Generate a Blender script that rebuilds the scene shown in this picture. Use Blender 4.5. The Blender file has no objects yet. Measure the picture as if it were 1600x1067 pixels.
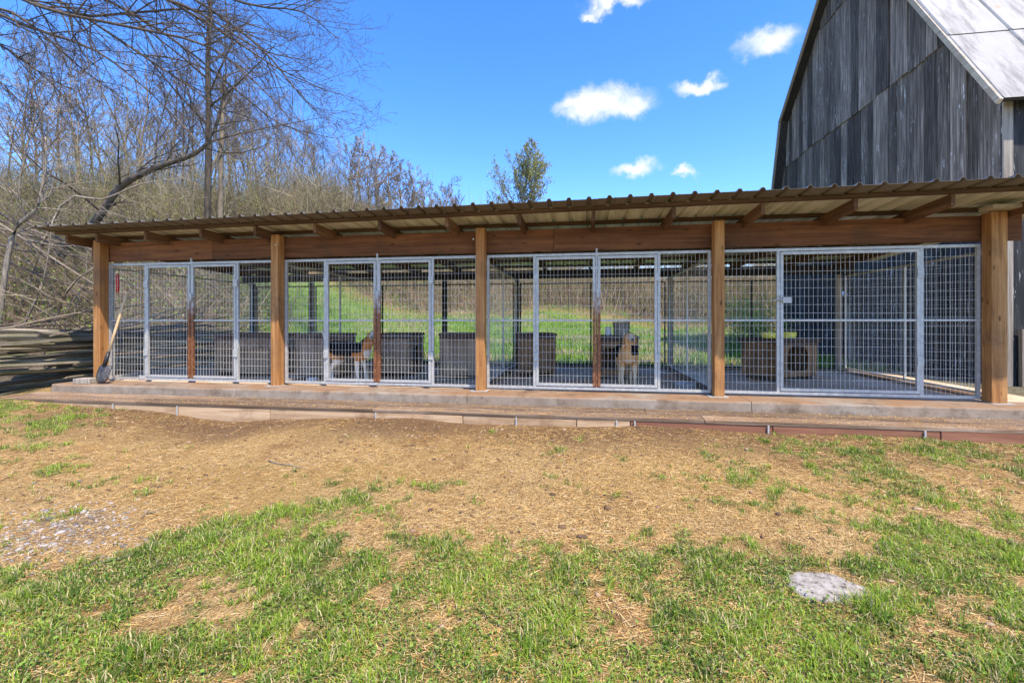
import bpy, bmesh, math, random
import numpy as np
from mathutils import Vector, Matrix, Euler
R = math.radians
random.seed(7); rng = np.random.default_rng(11)
scene = bpy.context.scene
COL = scene.collection

# ------------------------------------------------------------------ camera
CX, CY, CZ, YAW, FPX, HZ = 1.381, -6.172, 0.942, 0.1557, 713.9, 502.0   # solved from the kennel's 3.05 m bays
cam_d = bpy.data.cameras.new('camera'); cam = bpy.data.objects.new('camera', cam_d); COL.objects.link(cam)
cam.location = (CX, CY, CZ); cam.rotation_euler = (R(90), 0, YAW)
cam_d.lens = FPX*36/1600; cam_d.sensor_width = 36; cam_d.shift_y = -(533.5-HZ)/1600
cam_d.clip_start = 0.05; cam_d.clip_end = 3000
scene.camera = cam

# ------------------------------------------------------------------ light
SUN_AZ, SUN_EL = R(42), R(60)          # azimuth: to the right of straight behind the camera side
sun_dir = Vector((math.sin(SUN_AZ)*math.cos(SUN_EL), -math.cos(SUN_AZ)*math.cos(SUN_EL), math.sin(SUN_EL)))
sd = bpy.data.lights.new('sun', 'SUN'); sd.energy = 2.6; sd.angle = R(0.8); sd.color = (1.0, 0.90, 0.76)
so = bpy.data.objects.new('sun', sd); COL.objects.link(so); so.rotation_euler = sun_dir.to_track_quat('Z', 'Y').to_euler()
scene.view_settings.view_transform = 'Standard'; scene.view_settings.look = 'None'
scene.view_settings.gamma = 1.0; scene.view_settings.exposure = 1.58
scene.view_settings.use_curve_mapping = False

def ray(x, y):
    a, b = (x-800)/FPX, (HZ-y)/FPX
    return Vector((-math.sin(YAW)+a*math.cos(YAW), math.cos(YAW)+a*math.sin(YAW), b))
def at(x, y, Y):
    d = ray(x, y); t = (Y-CY)/d.y
    return Vector((CX, CY, CZ))+d*t

world = bpy.data.worlds.new('World'); scene.world = world; world.use_nodes = True
wt = world.node_tree; wt.nodes.clear()
def wn(t, **k):
    n = wt.nodes.new(t)
    for a, b in k.items(): setattr(n, a, b)
    return n
wout = wn('ShaderNodeOutputWorld'); wbg = wn('ShaderNodeBackground'); wbg.inputs[1].default_value = 0.15
sky = wn('ShaderNodeTexSky', sky_type='NISHITA'); sky.sun_disc = False
sky.sun_elevation = SUN_EL; sky.sun_rotation = math.atan2(sun_dir.x, sun_dir.y)
sky.air_density = 1.0; sky.dust_density = 0.35; sky.ozone_density = 4.0; sky.altitude = 200
hs = wn('ShaderNodeHueSaturation'); hs.inputs['Saturation'].default_value = 1.28; hs.inputs['Hue'].default_value = .512; hs.inputs['Value'].default_value = .92
wt.links.new(sky.outputs[0], hs.inputs['Color'])
tc = wn('ShaderNodeTexCoord')
nz = wn('ShaderNodeTexNoise'); nz.inputs['Scale'].default_value = 22; nz.inputs['Detail'].default_value = 8; nz.inputs['Roughness'].default_value = 0.6
wt.links.new(tc.outputs['Generated'], nz.inputs['Vector'])
sb = wn('ShaderNodeVectorMath', operation='SUBTRACT'); wt.links.new(nz.outputs['Color'], sb.inputs[0]); sb.inputs[1].default_value = (.5, .5, .5)
sc_ = wn('ShaderNodeVectorMath', operation='SCALE'); wt.links.new(sb.outputs[0], sc_.inputs[0]); sc_.inputs['Scale'].default_value = 0.075
ad = wn('ShaderNodeVectorMath', operation='ADD'); wt.links.new(tc.outputs['Generated'], ad.inputs[0]); wt.links.new(sc_.outputs[0], ad.inputs[1])
clouds = [(945, 160, 88, 30), (905, 168, 50, 20), (985, 163, 42, 22), (1198, 68, 58, 28), (1093, 135, 46, 15), (993, 264, 40, 15), (1066, 270, 22, 12),
          (965, 2, 60, 15), (925, 16, 18, 10)]
prev = None
def add_cloud(c, aw, ah):
    global prev
    c = c.normalized(); r = c.cross(Vector((0, 0, 1))).normalized(); u = r.cross(c)
    m = Matrix((r, c, u)).transposed()
    mp = wn('ShaderNodeMapping', vector_type='TEXTURE')
    mp.inputs['Location'].default_value = c; mp.inputs['Rotation'].default_value = m.to_euler(); mp.inputs['Scale'].default_value = (aw, 0.6, ah)
    wt.links.new(ad.outputs[0], mp.inputs['Vector'])
    ln = wn('ShaderNodeVectorMath', operation='LENGTH'); wt.links.new(mp.outputs[0], ln.inputs[0])
    if prev is None: prev = ln.outputs['Value']
    else:
        mm = wn('ShaderNodeMath', operation='MINIMUM'); wt.links.new(prev, mm.inputs[0]); wt.links.new(ln.outputs['Value'], mm.inputs[1]); prev = mm.outputs[0]
for x, y, a, b in clouds:
    d = ray(x, y); add_cloud(d, a/FPX/d.length*.86, b/FPX/d.length*.92)
for k in range(14):                      # the same fair-weather clouds all round the sky
    az = R(60+k*19+random.uniform(-6, 6)); el = R(random.uniform(8, 38))
    add_cloud(Vector((math.sin(az)*math.cos(el), math.cos(az)*math.cos(el), math.sin(el))), random.uniform(.04, .11), random.uniform(.02, .035))
rp = wn('ShaderNodeMapRange', interpolation_type='SMOOTHSTEP'); wt.links.new(prev, rp.inputs['Value'])
rp.inputs['From Min'].default_value = 1.2; rp.inputs['From Max'].default_value = 0.2; rp.inputs['To Min'].default_value = 0; rp.inputs['To Max'].default_value = 0.93
cm = wn('ShaderNodeMix', data_type='RGBA'); wt.links.new(rp.outputs[0], cm.inputs['Factor']); wt.links.new(hs.outputs[0], cm.inputs['A']); cm.inputs['B'].default_value = (2.5, 2.55, 2.75, 1)
wt.links.new(cm.outputs['Result'], wbg.inputs[0]); wt.links.new(wbg.outputs[0], wout.inputs[0])

# ------------------------------------------------------------------ numpy noise
def vnoise(x, y, seed=0):
    xi, yi = np.floor(x).astype(np.int64), np.floor(y).astype(np.int64); xf, yf = x-xi, y-yi
    def h(a, b):
        n = (a*374761393+b*668265263+seed*2246822519) & 0x7fffffff
        n = ((n ^ (n >> 13))*1274126177) & 0x7fffffff
        return ((n ^ (n >> 16)) & 0xffff)/65535.0
    u, v = xf*xf*(3-2*xf), yf*yf*(3-2*yf)
    return (h(xi, yi)*(1-u)+h(xi+1, yi)*u)*(1-v)+(h(xi, yi+1)*(1-u)+h(xi+1, yi+1)*u)*v
def fbm(x, y, seed=0, o=4):
    s, a, t = 0, .5, 0
    for k in range(o): s = s+a*vnoise(x*2**k, y*2**k, seed+k); t += a; a *= .5
    return s/t
def sstep(a, b, x):
    t = np.clip((x-a)/(b-a), 0, 1); return t*t*(3-2*t)

# ------------------------------------------------------------------ terrain heights
def ground_h(X, Y):
    X = np.asarray(X, float); Y = np.asarray(Y, float)
    edge = np.interp(X, [-9, -6.6, -5.5, -4.2, -3.7, -3.2, -1.9, -.7, .2, 1.3, 2, 3.4, 4.6, 5.6, 7, 10], [-.16, -.17, -.22, -.28, -.33, -.375, -.29, -.235, -.275, -.26, -.235, -.265, -.275, -.29, -.3, -.28])
    front = edge-.055*np.clip(-.85-Y, 0, 9)-.1*sstep(-6, -20, Y)
    m = np.interp(X, [-7, -1, 2, 6], [.20, .11, .06, .035])
    d = np.clip(Y-4.0, 0, 12); meadow = -.06+m*d*d/(d+2.0)
    capr = np.interp(X, [-25, -8, 6, 40], [12, 6.5, 6.5, 7])
    st = np.clip(Y-15, 0, 400); meadow = meadow+capr*(1-np.exp(-.34*st/capr))
    dl = np.clip(Y-2.6+.25*np.clip(-X-8, 0, 8), 0, 400)
    sl, cp = np.interp(X, [-25, -16, -10], [.8, .7, .5]), np.interp(X, [-54, -37, -24, -16, -10, -7], [18, 16, 13.5, 10.5, 8, 7]); left = -.12+cp*(1-np.exp(-sl*dl*dl/(dl+3.0)/cp))
    a = sstep(-5.5, -10.5, X)
    back = (meadow*(1-a)+left*a)*(1-.85*sstep(32, 70, Y))
    t = sstep(-.9, .3, Y); tl = np.where(X < -6.6, sstep(-1.6, 1.5, Y), t)
    z = front*(1-tl)+back*tl
    inside = (X > -6.55) & (X < 6.9) & (Y > -.80) & (Y < 3.55)
    z = z+.05*(fbm(X*.9, Y*.9, 3)-.5)+.025*(fbm(X*5, Y*5, 9)-.5)*sstep(30, 8, np.abs(Y))+(1.6*(fbm(X*.12, Y*.12, 5)-.5)+.8*(fbm(X*.4, Y*.4, 6)-.5))*sstep(5, 18, Y)
    return np.where(inside, -.40, z)
def gh(x, y): return float(ground_h(np.array([x]), np.array([y]))[0])

# greenness table of the yard, read over the photograph: rows are lines of sight on the yard, columns across it
GY = [600, 660, 690, 720, 750, 780, 810, 840, 880, 930, 990, 1067, 1200]
GT = np.array([
 [.7,.6,.1,0,0,0,0,0,0,0,0,0,.1,.4,.2,.2,.5],
 [.7,.5,.08,0,0,0,0,0,0,0,0,0,.05,.5,.15,.15,.5],
 [.45,.35,.12,0,0,0,0,0,0,0,.03,.05,.2,.52,.42,.45,.5],
 [.35,.33,.1,.02,0,.03,.15,.15,.2,.08,.08,.28,.32,.42,.48,.42,.45],
 [.25,.28,.28,.03,0,.1,.3,.22,.12,.04,.04,.28,.36,.33,.4,.42,.4],
 [.15,.08,.05,0,.15,.55,.4,.22,.1,.04,.08,.2,.28,.35,.45,.4,.4],
 [.3,.03,0,.2,.5,.78,.45,.12,.08,.04,.08,.06,.3,.5,.5,.5,.5],
 [.35,.06,.08,.62,.7,.7,.45,.35,.5,.3,.42,.35,.6,.5,.6,.5,.4],
 [.8,.7,.7,.8,.8,.8,.45,.7,.9,.8,.72,.7,.75,.6,.8,.75,.7],
 [.9,.9,.85,.7,.55,.7,.5,.8,.95,.8,.5,.75,.8,.45,.7,.55,.6],
 [.85,.75,.45,.62,.7,.7,.8,.8,.95,.8,.55,.8,.85,.9,.55,.55,.7],
 [.7,.8,.7,.8,.7,.75,.9,.9,.9,.9,.85,.85,.9,.9,.8,.65,.8],
 [.7]*17])
def to_px(X, Y, Z):
    dx, dy, dz = X-CX, Y-CY, Z-CZ
    dep = -math.sin(YAW)*dx+math.cos(YAW)*dy; r = math.cos(YAW)*dx+math.sin(YAW)*dy
    dep = np.maximum(dep, .3)
    return 800+FPX*r/dep, HZ-FPX*dz/dep
def green_prob(X, Y, Z):
    px, py = to_px(X, Y, Z)
    fx = np.clip(px/100, 0, 15.999); fy = np.interp(py, GY, np.arange(len(GY))); fy = np.clip(fy, 0, len(GY)-1.001)
    i, j = fx.astype(int), fy.astype(int); u, v = fx-i, fy-j
    return (GT[j, i]*(1-u)+GT[j, i+1]*u)*(1-v)+(GT[j+1, i]*(1-u)+GT[j+1, i+1]*u)*v
def green_mask(X, Y, Z):
    D = green_prob(X, Y, Z)+.10*sstep(2.2, 4.2, X)*sstep(-4.2, -3.2, Y)
    n = .38*fbm(X*2.6, Y*2.6, 21, 2)+.32*fbm(X*8.5, Y*8.5, 25, 2)+.3*fbm(X*22, Y*22, 27, 2)
    n = (n-.5)*2.2+.5
    return sstep(-.10, .16, D*.92-n)

# ------------------------------------------------------------------ material helpers
MATS = {}
class NT:
    def __init__(s, name):
        s.m = bpy.data.materials.new(name); s.m.use_nodes = True; s.t = s.m.node_tree; s.t.nodes.clear()
        s.out = s.t.nodes.new('ShaderNodeOutputMaterial'); s.b = s.t.nodes.new('ShaderNodeBsdfPrincipled')
        s.t.links.new(s.b.outputs[0], s.out.inputs[0]); MATS[name] = s.m
    def n(s, t, ins=None, **k):
        n = s.t.nodes.new(t)
        for a, b in k.items(): setattr(n, a, b)
        for a, b in (ins or {}).items(): s.set(n.inputs[a], b)
        return n
    def set(s, i, b):
        if isinstance(b, bpy.types.NodeSocket): s.t.links.new(b, i)
        else: i.default_value = b
    def coord(s, scale=(1, 1, 1), kind='Object', rnd=True):
        c = s.n('ShaderNodeTexCoord'); v = c.outputs[kind]
        if rnd:
            o = s.n('ShaderNodeObjectInfo'); q = s.n('ShaderNodeVectorMath', {0: (37.1, 17.3, 53.7)}, operation='SCALE'); s.set(q.inputs['Scale'], o.outputs['Random'])
            v = s.n('ShaderNodeVectorMath', {0: v, 1: q.outputs[0]}, operation='ADD').outputs[0]
        return s.n('ShaderNodeVectorMath', {0: v, 1: scale}, operation='MULTIPLY').outputs[0]
    def noise(s, vec, scale=1, detail=4, rough=.6, dist=0):
        return s.n('ShaderNodeTexNoise', {'Vector': vec, 'Scale': scale, 'Detail': detail, 'Roughness': rough, 'Distortion': dist}).outputs[0]
    def ramp(s, f, stops):
        r = s.n('ShaderNodeValToRGB', {0: f}); e = r.color_ramp.elements
        while len(e) < len(stops): e.new(.5)
        for k, (p, c) in enumerate(stops): e[k].position = p; e[k].color = (*c, 1) if not isinstance(c, float) else (c, c, c, 1)
        return r.outputs[0]
    def mix(s, f, a, b, mode='MIX'):
        n = s.n('ShaderNodeMix', data_type='RGBA', blend_type=mode)
        s.set(n.inputs['Factor'], f); s.set(n.inputs['A'], a if not isinstance(a, tuple) else (*a, 1)); s.set(n.inputs['B'], b if not isinstance(b, tuple) else (*b, 1))
        return n.outputs['Result']
    def math(s, op, a, b): return s.n('ShaderNodeMath', {0: a, 1: b}, operation=op).outputs[0]
    def rng(s, v, a, b, c=0., d=1.): return s.n('ShaderNodeMapRange', {'Value': v, 'From Min': a, 'From Max': b, 'To Min': c, 'To Max': d}).outputs[0]
    def attr(s, name): return s.n('ShaderNodeAttribute', attribute_name=name)
    def rand(s): return s.n('ShaderNodeObjectInfo').outputs['Random']
    def bump(s, h, strength=.3, dist=.01):
        s.set(s.b.inputs['Normal'], s.n('ShaderNodeBump', {'Height': h, 'Strength': strength, 'Distance': dist}).outputs[0])
    def done(s, col, rough=.8, metal=0., spec=.3):
        s.set(s.b.inputs['Base Color'], col if not isinstance(col, tuple) else (*col, 1)); s.set(s.b.inputs['Roughness'], rough)
        s.set(s.b.inputs['Metallic'], metal); s.set(s.b.inputs['Specular IOR Level'], spec); return s.m

def wood(name, dark, mid, light, axis=2, rough=.8, vary=.25, bump=.4, knots=False, fleck=None, fine=1.0, dirt=None):
    s = NT(name); k = [26*fine]*3; k[axis] = 1.3*fine
    v = s.coord(tuple(k)); f = s.noise(v, 1, 6, .65, .6)
    col = s.ramp(f, [(.28, dark), (.5, mid), (.74, light)])
    k2 = [3.0]*3; k2[axis] = .5
    g = s.noise(s.coord(tuple(k2)), 1, 3, .5)
    col = s.mix(s.rng(g, .35, .7, 0, .55), col, dark)
    if knots:
        k3 = [9.]*3; k3[axis] = 3.2
        w = s.n('ShaderNodeTexVoronoi', {'Vector': s.coord(tuple(k3)), 'Scale': 1.}).outputs['Distance']
        col = s.mix(s.rng(w, .16, .06, 0, .8), col, tuple(c*.35 for c in dark))
    if fleck:
        k4 = [30.]*3; k4[axis] = 3.4
        q = s.noise(s.coord(tuple(k4)), 1, 4, .7, .3); w = s.noise(s.coord((1.1, 1.1, 1.1)), 1, 2, .5)
        col = s.mix(s.math('MULTIPLY', s.rng(q, .60, .66), s.rng(w, .48, .62)), col, fleck)
    if dirt:
        q = s.noise(s.coord((2.2, 2.2, 2.2)), 1, 5, .65)
        col = s.mix(s.rng(q, .5, .72, 0, .8), col, dirt)
    hv = s.n('ShaderNodeHueSaturation', {'Color': col}); s.set(hv.inputs['Value'], s.rng(s.rand(), 0, 1, 1-vary, 1+vary)); 
    s.bump(f, bump, .006)
    return s.done(hv.outputs[0], rough, 0, .25)

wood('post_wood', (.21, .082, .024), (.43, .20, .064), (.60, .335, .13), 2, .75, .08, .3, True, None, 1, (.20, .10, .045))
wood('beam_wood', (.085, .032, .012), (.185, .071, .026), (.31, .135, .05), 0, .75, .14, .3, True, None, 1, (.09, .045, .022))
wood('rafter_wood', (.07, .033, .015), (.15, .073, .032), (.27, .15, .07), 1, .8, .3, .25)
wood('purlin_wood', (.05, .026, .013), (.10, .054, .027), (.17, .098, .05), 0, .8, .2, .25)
wood('dark_wood', (.02, .018, .016), (.04, .035, .03), (.07, .06, .05), 2, .85, .2, .3)
wood('barn_board', (.045, .036, .029), (.175, .145, .12), (.47, .40, .335), 2, .85, .6, .9, False, (.62, .62, .62))
wood('barn_front_gable_shade', (.016, .016, .018), (.038, .038, .04), (.11, .108, .11), 2, .85, .4, .7, False, (.62, .62, .62))
wood('old_plank', (.085, .054, .034), (.23, .155, .10), (.44, .33, .235), 0, .95, .25, .9, False, None, 1, (.15, .085, .045))
wood('step_face', (.30, .18, .095), (.50, .335, .19), (.63, .46, .29), 0, .85, .08, .3, False, None, 1, (.20, .10, .045))
wood('step_face_red', (.15, .06, .035), (.27, .115, .065), (.36, .18, .10), 0, .85, .1, .3)
wood('rail_wood', (.06, .05, .036), (.24, .205, .15), (.52, .46, .36), 1, .95, .6, .9, False, None, .7, (.09, .10, .035))
wood('house_grey', (.18, .115, .07), (.34, .24, .16), (.48, .37, .265), 2, .9, .2, .4, False, None, .8, (.10, .055, .03))
wood('house_brown', (.17, .08, .036), (.32, .175, .085), (.46, .285, .15), 2, .9, .2, .4, False, None, .8, (.09, .06, .04))
wood('house_lid', (.05, .035, .028), (.11, .07, .05), (.18, .12, .085), 0, .9, .15, .4)
wood('handle_wood', (.42, .27, .13), (.60, .43, .24), (.72, .56, .36), 2, .6, .05, .1)
wood('trim_wood', (.30, .24, .17), (.50, .43, .33), (.66, .60, .50), 1, .9, .1, .4)
wood('grey_plank', (.16, .13, .10), (.31, .27, .22), (.45, .40, .34), 2, .9, .15, .5)

def galv(name, rust=False):
    s = NT(name); v = s.coord((1, 1, 1), rnd=False); f = s.noise(v, 22, 3, .6)
    col = s.ramp(f, [(.3, (.37, .36, .335)), (.7, (.53, .515, .48))]); rough = .5
    if rust:
        z = s.n('ShaderNodeSeparateXYZ', {0: v}).outputs[2]
        q = s.noise(v, 9, 5, .7)
        rf = s.rng(s.math('ADD', z, s.math('MULTIPLY', q, .8)), 1.72, 1.40)
        rc = s.ramp(s.noise(v, 30, 4, .7), [(.3, (.10, .032, .014)), (.55, (.25, .095, .035)), (.75, (.40, .20, .09))])
        col = s.mix(rf, col, rc)
    s.done(col, rough, .25, .5)
galv('galvanised'); galv('rusty_steel', True)
s = NT('wire'); f = s.noise(s.coord((1, 1, 1), rnd=False), 3, 3, .6); s.done(s.ramp(f, [(.3, (.68, .65, .58)), (.7, (.84, .81, .73))]), .5, .0, .5)
s = NT('dark_steel'); f = s.noise(s.coord(), 12, 3, .6); s.done(s.ramp(f, [(.3, (.012, .012, .013)), (.7, (.04, .038, .035))]), .5, .4, .4)
s = NT('black_wire'); s.done((.10, .10, .09), .5, .3, .4)
s = NT('roof_metal'); v = s.coord((1, 1, 1), rnd=False); f = s.noise(v, 2.0, 5, .6); g = s.noise(s.n('ShaderNodeVectorMath', {0: v, 1: (14, .8, 1)}, operation='MULTIPLY').outputs[0], 1, 4, .6)
col = s.ramp(f, [(.3, (.58, .58, .47)), (.7, (.76, .76, .66))]); col = s.mix(s.rng(g, .45, .75, 0, .6), col, (.24, .21, .14)); col = s.mix(s.rng(s.attr('eave').outputs['Fac'], .2, .5, 0, .92), col, s.mix(f, (.10, .075, .05), (.17, .14, .10))); s.done(col, .5, .2, .5)
s = NT('barn_roof'); v = s.coord((1, 1, 1)); f = s.noise(v, .8, 5, .65); g = s.noise(s.n('ShaderNodeVectorMath', {0: v, 1: (7, 1.2, 1.2)}, operation='MULTIPLY').outputs[0], 1, 5, .7)
col = s.ramp(f, [(.3, (.235, .23, .22)), (.7, (.31, .305, .295))]); col = s.mix(s.rng(g, .48, .66, 0, .8), col, (.11, .105, .10))
col = s.mix(s.rng(s.noise(v, 1.7, 4, .7), .66, .74, 0, .7), col, (.33, .18, .10)); s.bump(g, .15, .01); s.done(col, .6, .1, .4)
s = NT('concrete'); v = s.coord((1, 1, 1), rnd=False); f = s.noise(v, 5, 6, .7); g = s.noise(v, 1.1, 5, .65); h = s.noise(v, 60, 2, .5)
col = s.ramp(f, [(.3, (.19, .155, .115)), (.7, (.34, .29, .23))])
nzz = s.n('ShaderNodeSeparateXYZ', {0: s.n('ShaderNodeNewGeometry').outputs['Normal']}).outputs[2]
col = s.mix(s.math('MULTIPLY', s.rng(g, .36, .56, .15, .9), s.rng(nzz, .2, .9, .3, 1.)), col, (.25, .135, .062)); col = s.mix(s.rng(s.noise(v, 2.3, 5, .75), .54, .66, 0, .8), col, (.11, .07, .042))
col = s.mix(s.rng(s.noise(v, 9, 5, .75), .52, .72, 0, .55), col, (.13, .085, .05))
s.bump(s.math('ADD', f, s.math('MULTIPLY', h, .4)), .5, .008); s.done(col, .8, 0, .35)
s = NT('kennel_floor'); v = s.coord((1, 1, 1), rnd=False); f = s.noise(v, 3, 6, .7); g = s.noise(v, .8, 4, .65)
col = s.ramp(f, [(.3, (.52, .40, .28)), (.7, (.74, .60, .45))]); col = s.mix(s.rng(g, .44, .62, 0, .7), col, (.46, .27, .13)); s.bump(f, .3, .006)
s.done(col, .92, 0, .12)
s = NT('flat_stone'); v = s.coord(); f = s.noise(v, 26, 5, .75); g = s.noise(v, 9, 4, .6)
col = s.ramp(f, [(.36, (.07, .055, .045)), (.46, (.28, .245, .20)), (.7, (.45, .41, .355))]); s.bump(f, .8, .012); s.done(col, .9)
s = NT('gravel'); f = s.noise(s.coord(), 30, 4, .6); col = s.attr('tint').outputs['Color']; s.bump(f, .3, .003); s.done(col, .85)
s = NT('black_plastic'); s.done((.012, .012, .013), .45, 0, .5)
s = NT('yellow_plastic'); f = s.noise(s.coord(), 9, 3, .5); s.done(s.ramp(f, [(.3, (.90, .72, .06)), (.7, (.95, .82, .16))]), .4, 0, .5)
s = NT('white_plastic'); s.done((.75, .75, .72), .4, 0, .5)
s = NT('red_plastic'); s.done((.55, .02, .015), .45, 0, .5)
s = NT('shovel_blade'); f = s.noise(s.coord((1, 1, 1)), 14, 5, .7); s.done(s.ramp(f, [(.35, (.035, .035, .04)), (.55, (.10, .095, .095)), (.68, (.34, .20, .10))]), .5, .5, .4)
s = NT('lamp_glass'); s.done((.85, .85, .82), .2, 0, .5)
s = NT('dog_coat'); c = s.attr('tint').outputs['Color']; f = s.noise(s.coord((1, 1, 1), rnd=False), 130, 3, .6)
col = s.mix(.35, c, s.mix(1., c, s.ramp(f, [(.3, .45), (.7, 1.)]), 'MULTIPLY')); s.bump(f, .4, .004); s.done(col, .9, 0, .05)
s = NT('dog_eye'); s.done((.01, .007, .005), .15, 0, .5)
for nm, a, b, c in (('bark_dark', (.045, .036, .028), (.09, .072, .056), (.16, .13, .10)), ('bark_brown', (.12, .095, .068), (.20, .16, .115), (.31, .25, .185)), ('bark_pale', (.19, .15, .105), (.29, .24, .18), (.42, .36, .28))):
    s = NT(nm); f = s.noise(s.coord((14, 14, 3)), 1, 5, .65); hv = s.n('ShaderNodeHueSaturation', {'Color': s.ramp(f, [(.3, a), (.5, b), (.72, c)])}); s.set(hv.inputs['Value'], s.rng(s.rand(), 0, 1, .75, 1.25)); s.bump(f, .5, .01); s.done(hv.outputs[0], .9, 0, .2)
def leafmat(name, trans=.35):
    s = NT(name); c = s.attr('tint').outputs['Color']; s.done(c, .6, 0, .25)
    t = s.n('ShaderNodeBsdfTranslucent', {'Color': c}); m = s.n('ShaderNodeMixShader', {0: trans, 1: s.b.outputs[0], 2: t.outputs[0]}); s.t.links.new(m.outputs[0], s.out.inputs[0])
leafmat('grass_blade'); leafmat('leaf', .4); leafmat('straw', .1)
s = NT('brush'); s.done(s.attr('tint').outputs['Color'], .85, 0, .2)

# ground: soil, straw litter, green underlay, leaf litter and meadow by zone
s = NT('ground'); v = s.coord((1, 1, 1), rnd=False)
f = s.noise(v, 7, 8, .7); g = s.noise(v, 1.3, 5, .6); h = s.noise(v, 48, 4, .7); st = s.noise(s.n('ShaderNodeVectorMath', {0: v, 1: (70, 30, 30)}, operation='MULTIPLY').outputs[0], 1, 3, .6, 1.5)
soil = s.ramp(f, [(.3, (.17, .082, .030)), (.55, (.42, .22, .078)), (.8, (.60, .35, .132))])
straw = s.ramp(st, [(.36, (.24, .125, .044)), (.5, (.62, .385, .142)), (.64, (.84, .59, .265))])
col = s.mix(s.rng(s.math('ADD', g, s.math('MULTIPLY', f, .5)), .52, .76, .1, .95), soil, straw)
col = s.mix(s.rng(s.noise(v, 3.3, 6, .75), .55, .72, 0, .5), col, (.19, .105, .05))
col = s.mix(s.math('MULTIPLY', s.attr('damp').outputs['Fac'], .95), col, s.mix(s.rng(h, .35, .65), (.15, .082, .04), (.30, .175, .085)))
col = s.mix(s.math('MULTIPLY', s.attr('orange').outputs['Fac'], s.rng(h, .2, .7, .5, .95)), col, s.mix(s.rng(st, .35, .65), (.40, .22, .065), (.62, .40, .14)))
col = s.mix(s.math('MULTIPLY', s.attr('green').outputs['Fac'], .75), col, s.mix(s.rng(h, .35, .65), (.055, .085, .022), (.14, .19, .05)))
mead = s.mix(s.rng(s.noise(v, .9, 6, .7), .35, .7), (.10, .19, .028), (.23, .34, .06)); mead = s.mix(s.rng(s.noise(v, .35, 5, .7), .56, .70, 0, .8), mead, (.34, .27, .15))
col = s.mix(s.attr('meadow').outputs['Fac'], col, mead)
lit = s.ramp(s.noise(v, 9, 7, .8), [(.3, (.06, .04, .024)), (.5, (.15, .105, .065)), (.68, (.32, .235, .15))]); lit = s.mix(s.rng(s.noise(v, .55, 5, .7), .53, .66, 0, .85), lit, (.13, .20, .035))
col = s.mix(s.attr('litter').outputs['Fac'], col, lit)
gr = s.ramp(s.n('ShaderNodeTexVoronoi', {'Vector': v, 'Scale': 34.}).outputs['Color'], [(.1, (.17, .115, .075)), (.6, (.27, .205, .155)), (.9, (.36, .30, .25))])
col = s.mix(s.attr('stony').outputs['Fac'], col, gr)
s.bump(s.math('ADD', s.math('MULTIPLY', st, .8), s.math('ADD', f, s.math('MULTIPLY', h, 1.5))), 1.0, .035); s.done(col, .95, 0, .15)

# ------------------------------------------------------------------ mesh helpers
class MB:
    def __init__(s): s.v = []; s.f = []
    def poly(s, pts, faces):
        b = len(s.v); s.v += [tuple(p) for p in pts]; s.f += [tuple(b+i for i in f) for f in faces]; return s
    def box(s, lo, hi):
        x0, y0, z0 = lo; x1, y1, z1 = hi
        return s.poly([(x0, y0, z0), (x1, y0, z0), (x1, y1, z0), (x0, y1, z0), (x0, y0, z1), (x1, y0, z1), (x1, y1, z1), (x0, y1, z1)],
                      [(3, 2, 1, 0), (4, 5, 6, 7), (0, 1, 5, 4), (1, 2, 6, 5), (2, 3, 7, 6), (3, 0, 4, 7)])
    def tube(s, pts, rad, n=6, cap=True):
        pts = [Vector(p) for p in pts]
        if not hasattr(rad, '__len__'): rad = [rad]*len(pts)
        rings = []
        for i, p in enumerate(pts):
            t = (pts[min(i+1, len(pts)-1)]-pts[max(i-1, 0)]).normalized()
            a = Vector((0, 0, 1)) if abs(t.z) < .9 else Vector((1, 0, 0))
            u = t.cross(a).normalized(); w = t.cross(u)
            rings.append([p+(u*math.cos(k*2*math.pi/n+math.pi/4)+w*math.sin(k*2*math.pi/n+math.pi/4))*rad[i] for k in range(n)])
        v = [q for r in rings for q in r]; f = []
        for i in range(len(pts)-1):
            for k in range(n): f.append((i*n+k, i*n+(k+1) % n, (i+1)*n+(k+1) % n, (i+1)*n+k))
        if cap: f.append(tuple(range(n-1, -1, -1))); f.append(tuple((len(pts)-1)*n+k for k in range(n)))
        return s.poly(v, f)
    def mesh(s, name, mat=None, smooth=False):
        me = bpy.data.meshes.new(name); me.from_pydata(s.v, [], s.f); me.validate()
        bm = bmesh.new(); bm.from_mesh(me); bmesh.ops.recalc_face_normals(bm, faces=bm.faces); bm.to_mesh(me); bm.free()
        if mat: me.materials.append(MATS[mat])
        if smooth: me.shade_smooth()
        return me
    def build(s, name, mat, parent=None, smooth=False, bevel=0):
        return link(name, s.mesh(name, mat, smooth), parent, bevel)
def link(name, me, parent=None, bevel=0):
    o = bpy.data.objects.new(name, me); COL.objects.link(o); o.parent = parent
    if bevel:
        m = o.modifiers.new('bevel', 'BEVEL'); m.width = bevel; m.segments = 2; m.limit_method = 'ANGLE'
    return o
def tag(o, label=None, cat=None, group=None, kind=None):
    for k, v in (('label', label), ('category', cat), ('group', group), ('kind', kind)):
        if v: o[k] = v
    return o
def thing(name, label, cat, loc=(0, 0, 0), rz=0, group=None):
    o = bpy.data.objects.new(name, None); COL.objects.link(o); o.location = loc; o.rotation_euler.z = rz; o.empty_display_size = .2
    return tag(o, label, cat, group)
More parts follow.
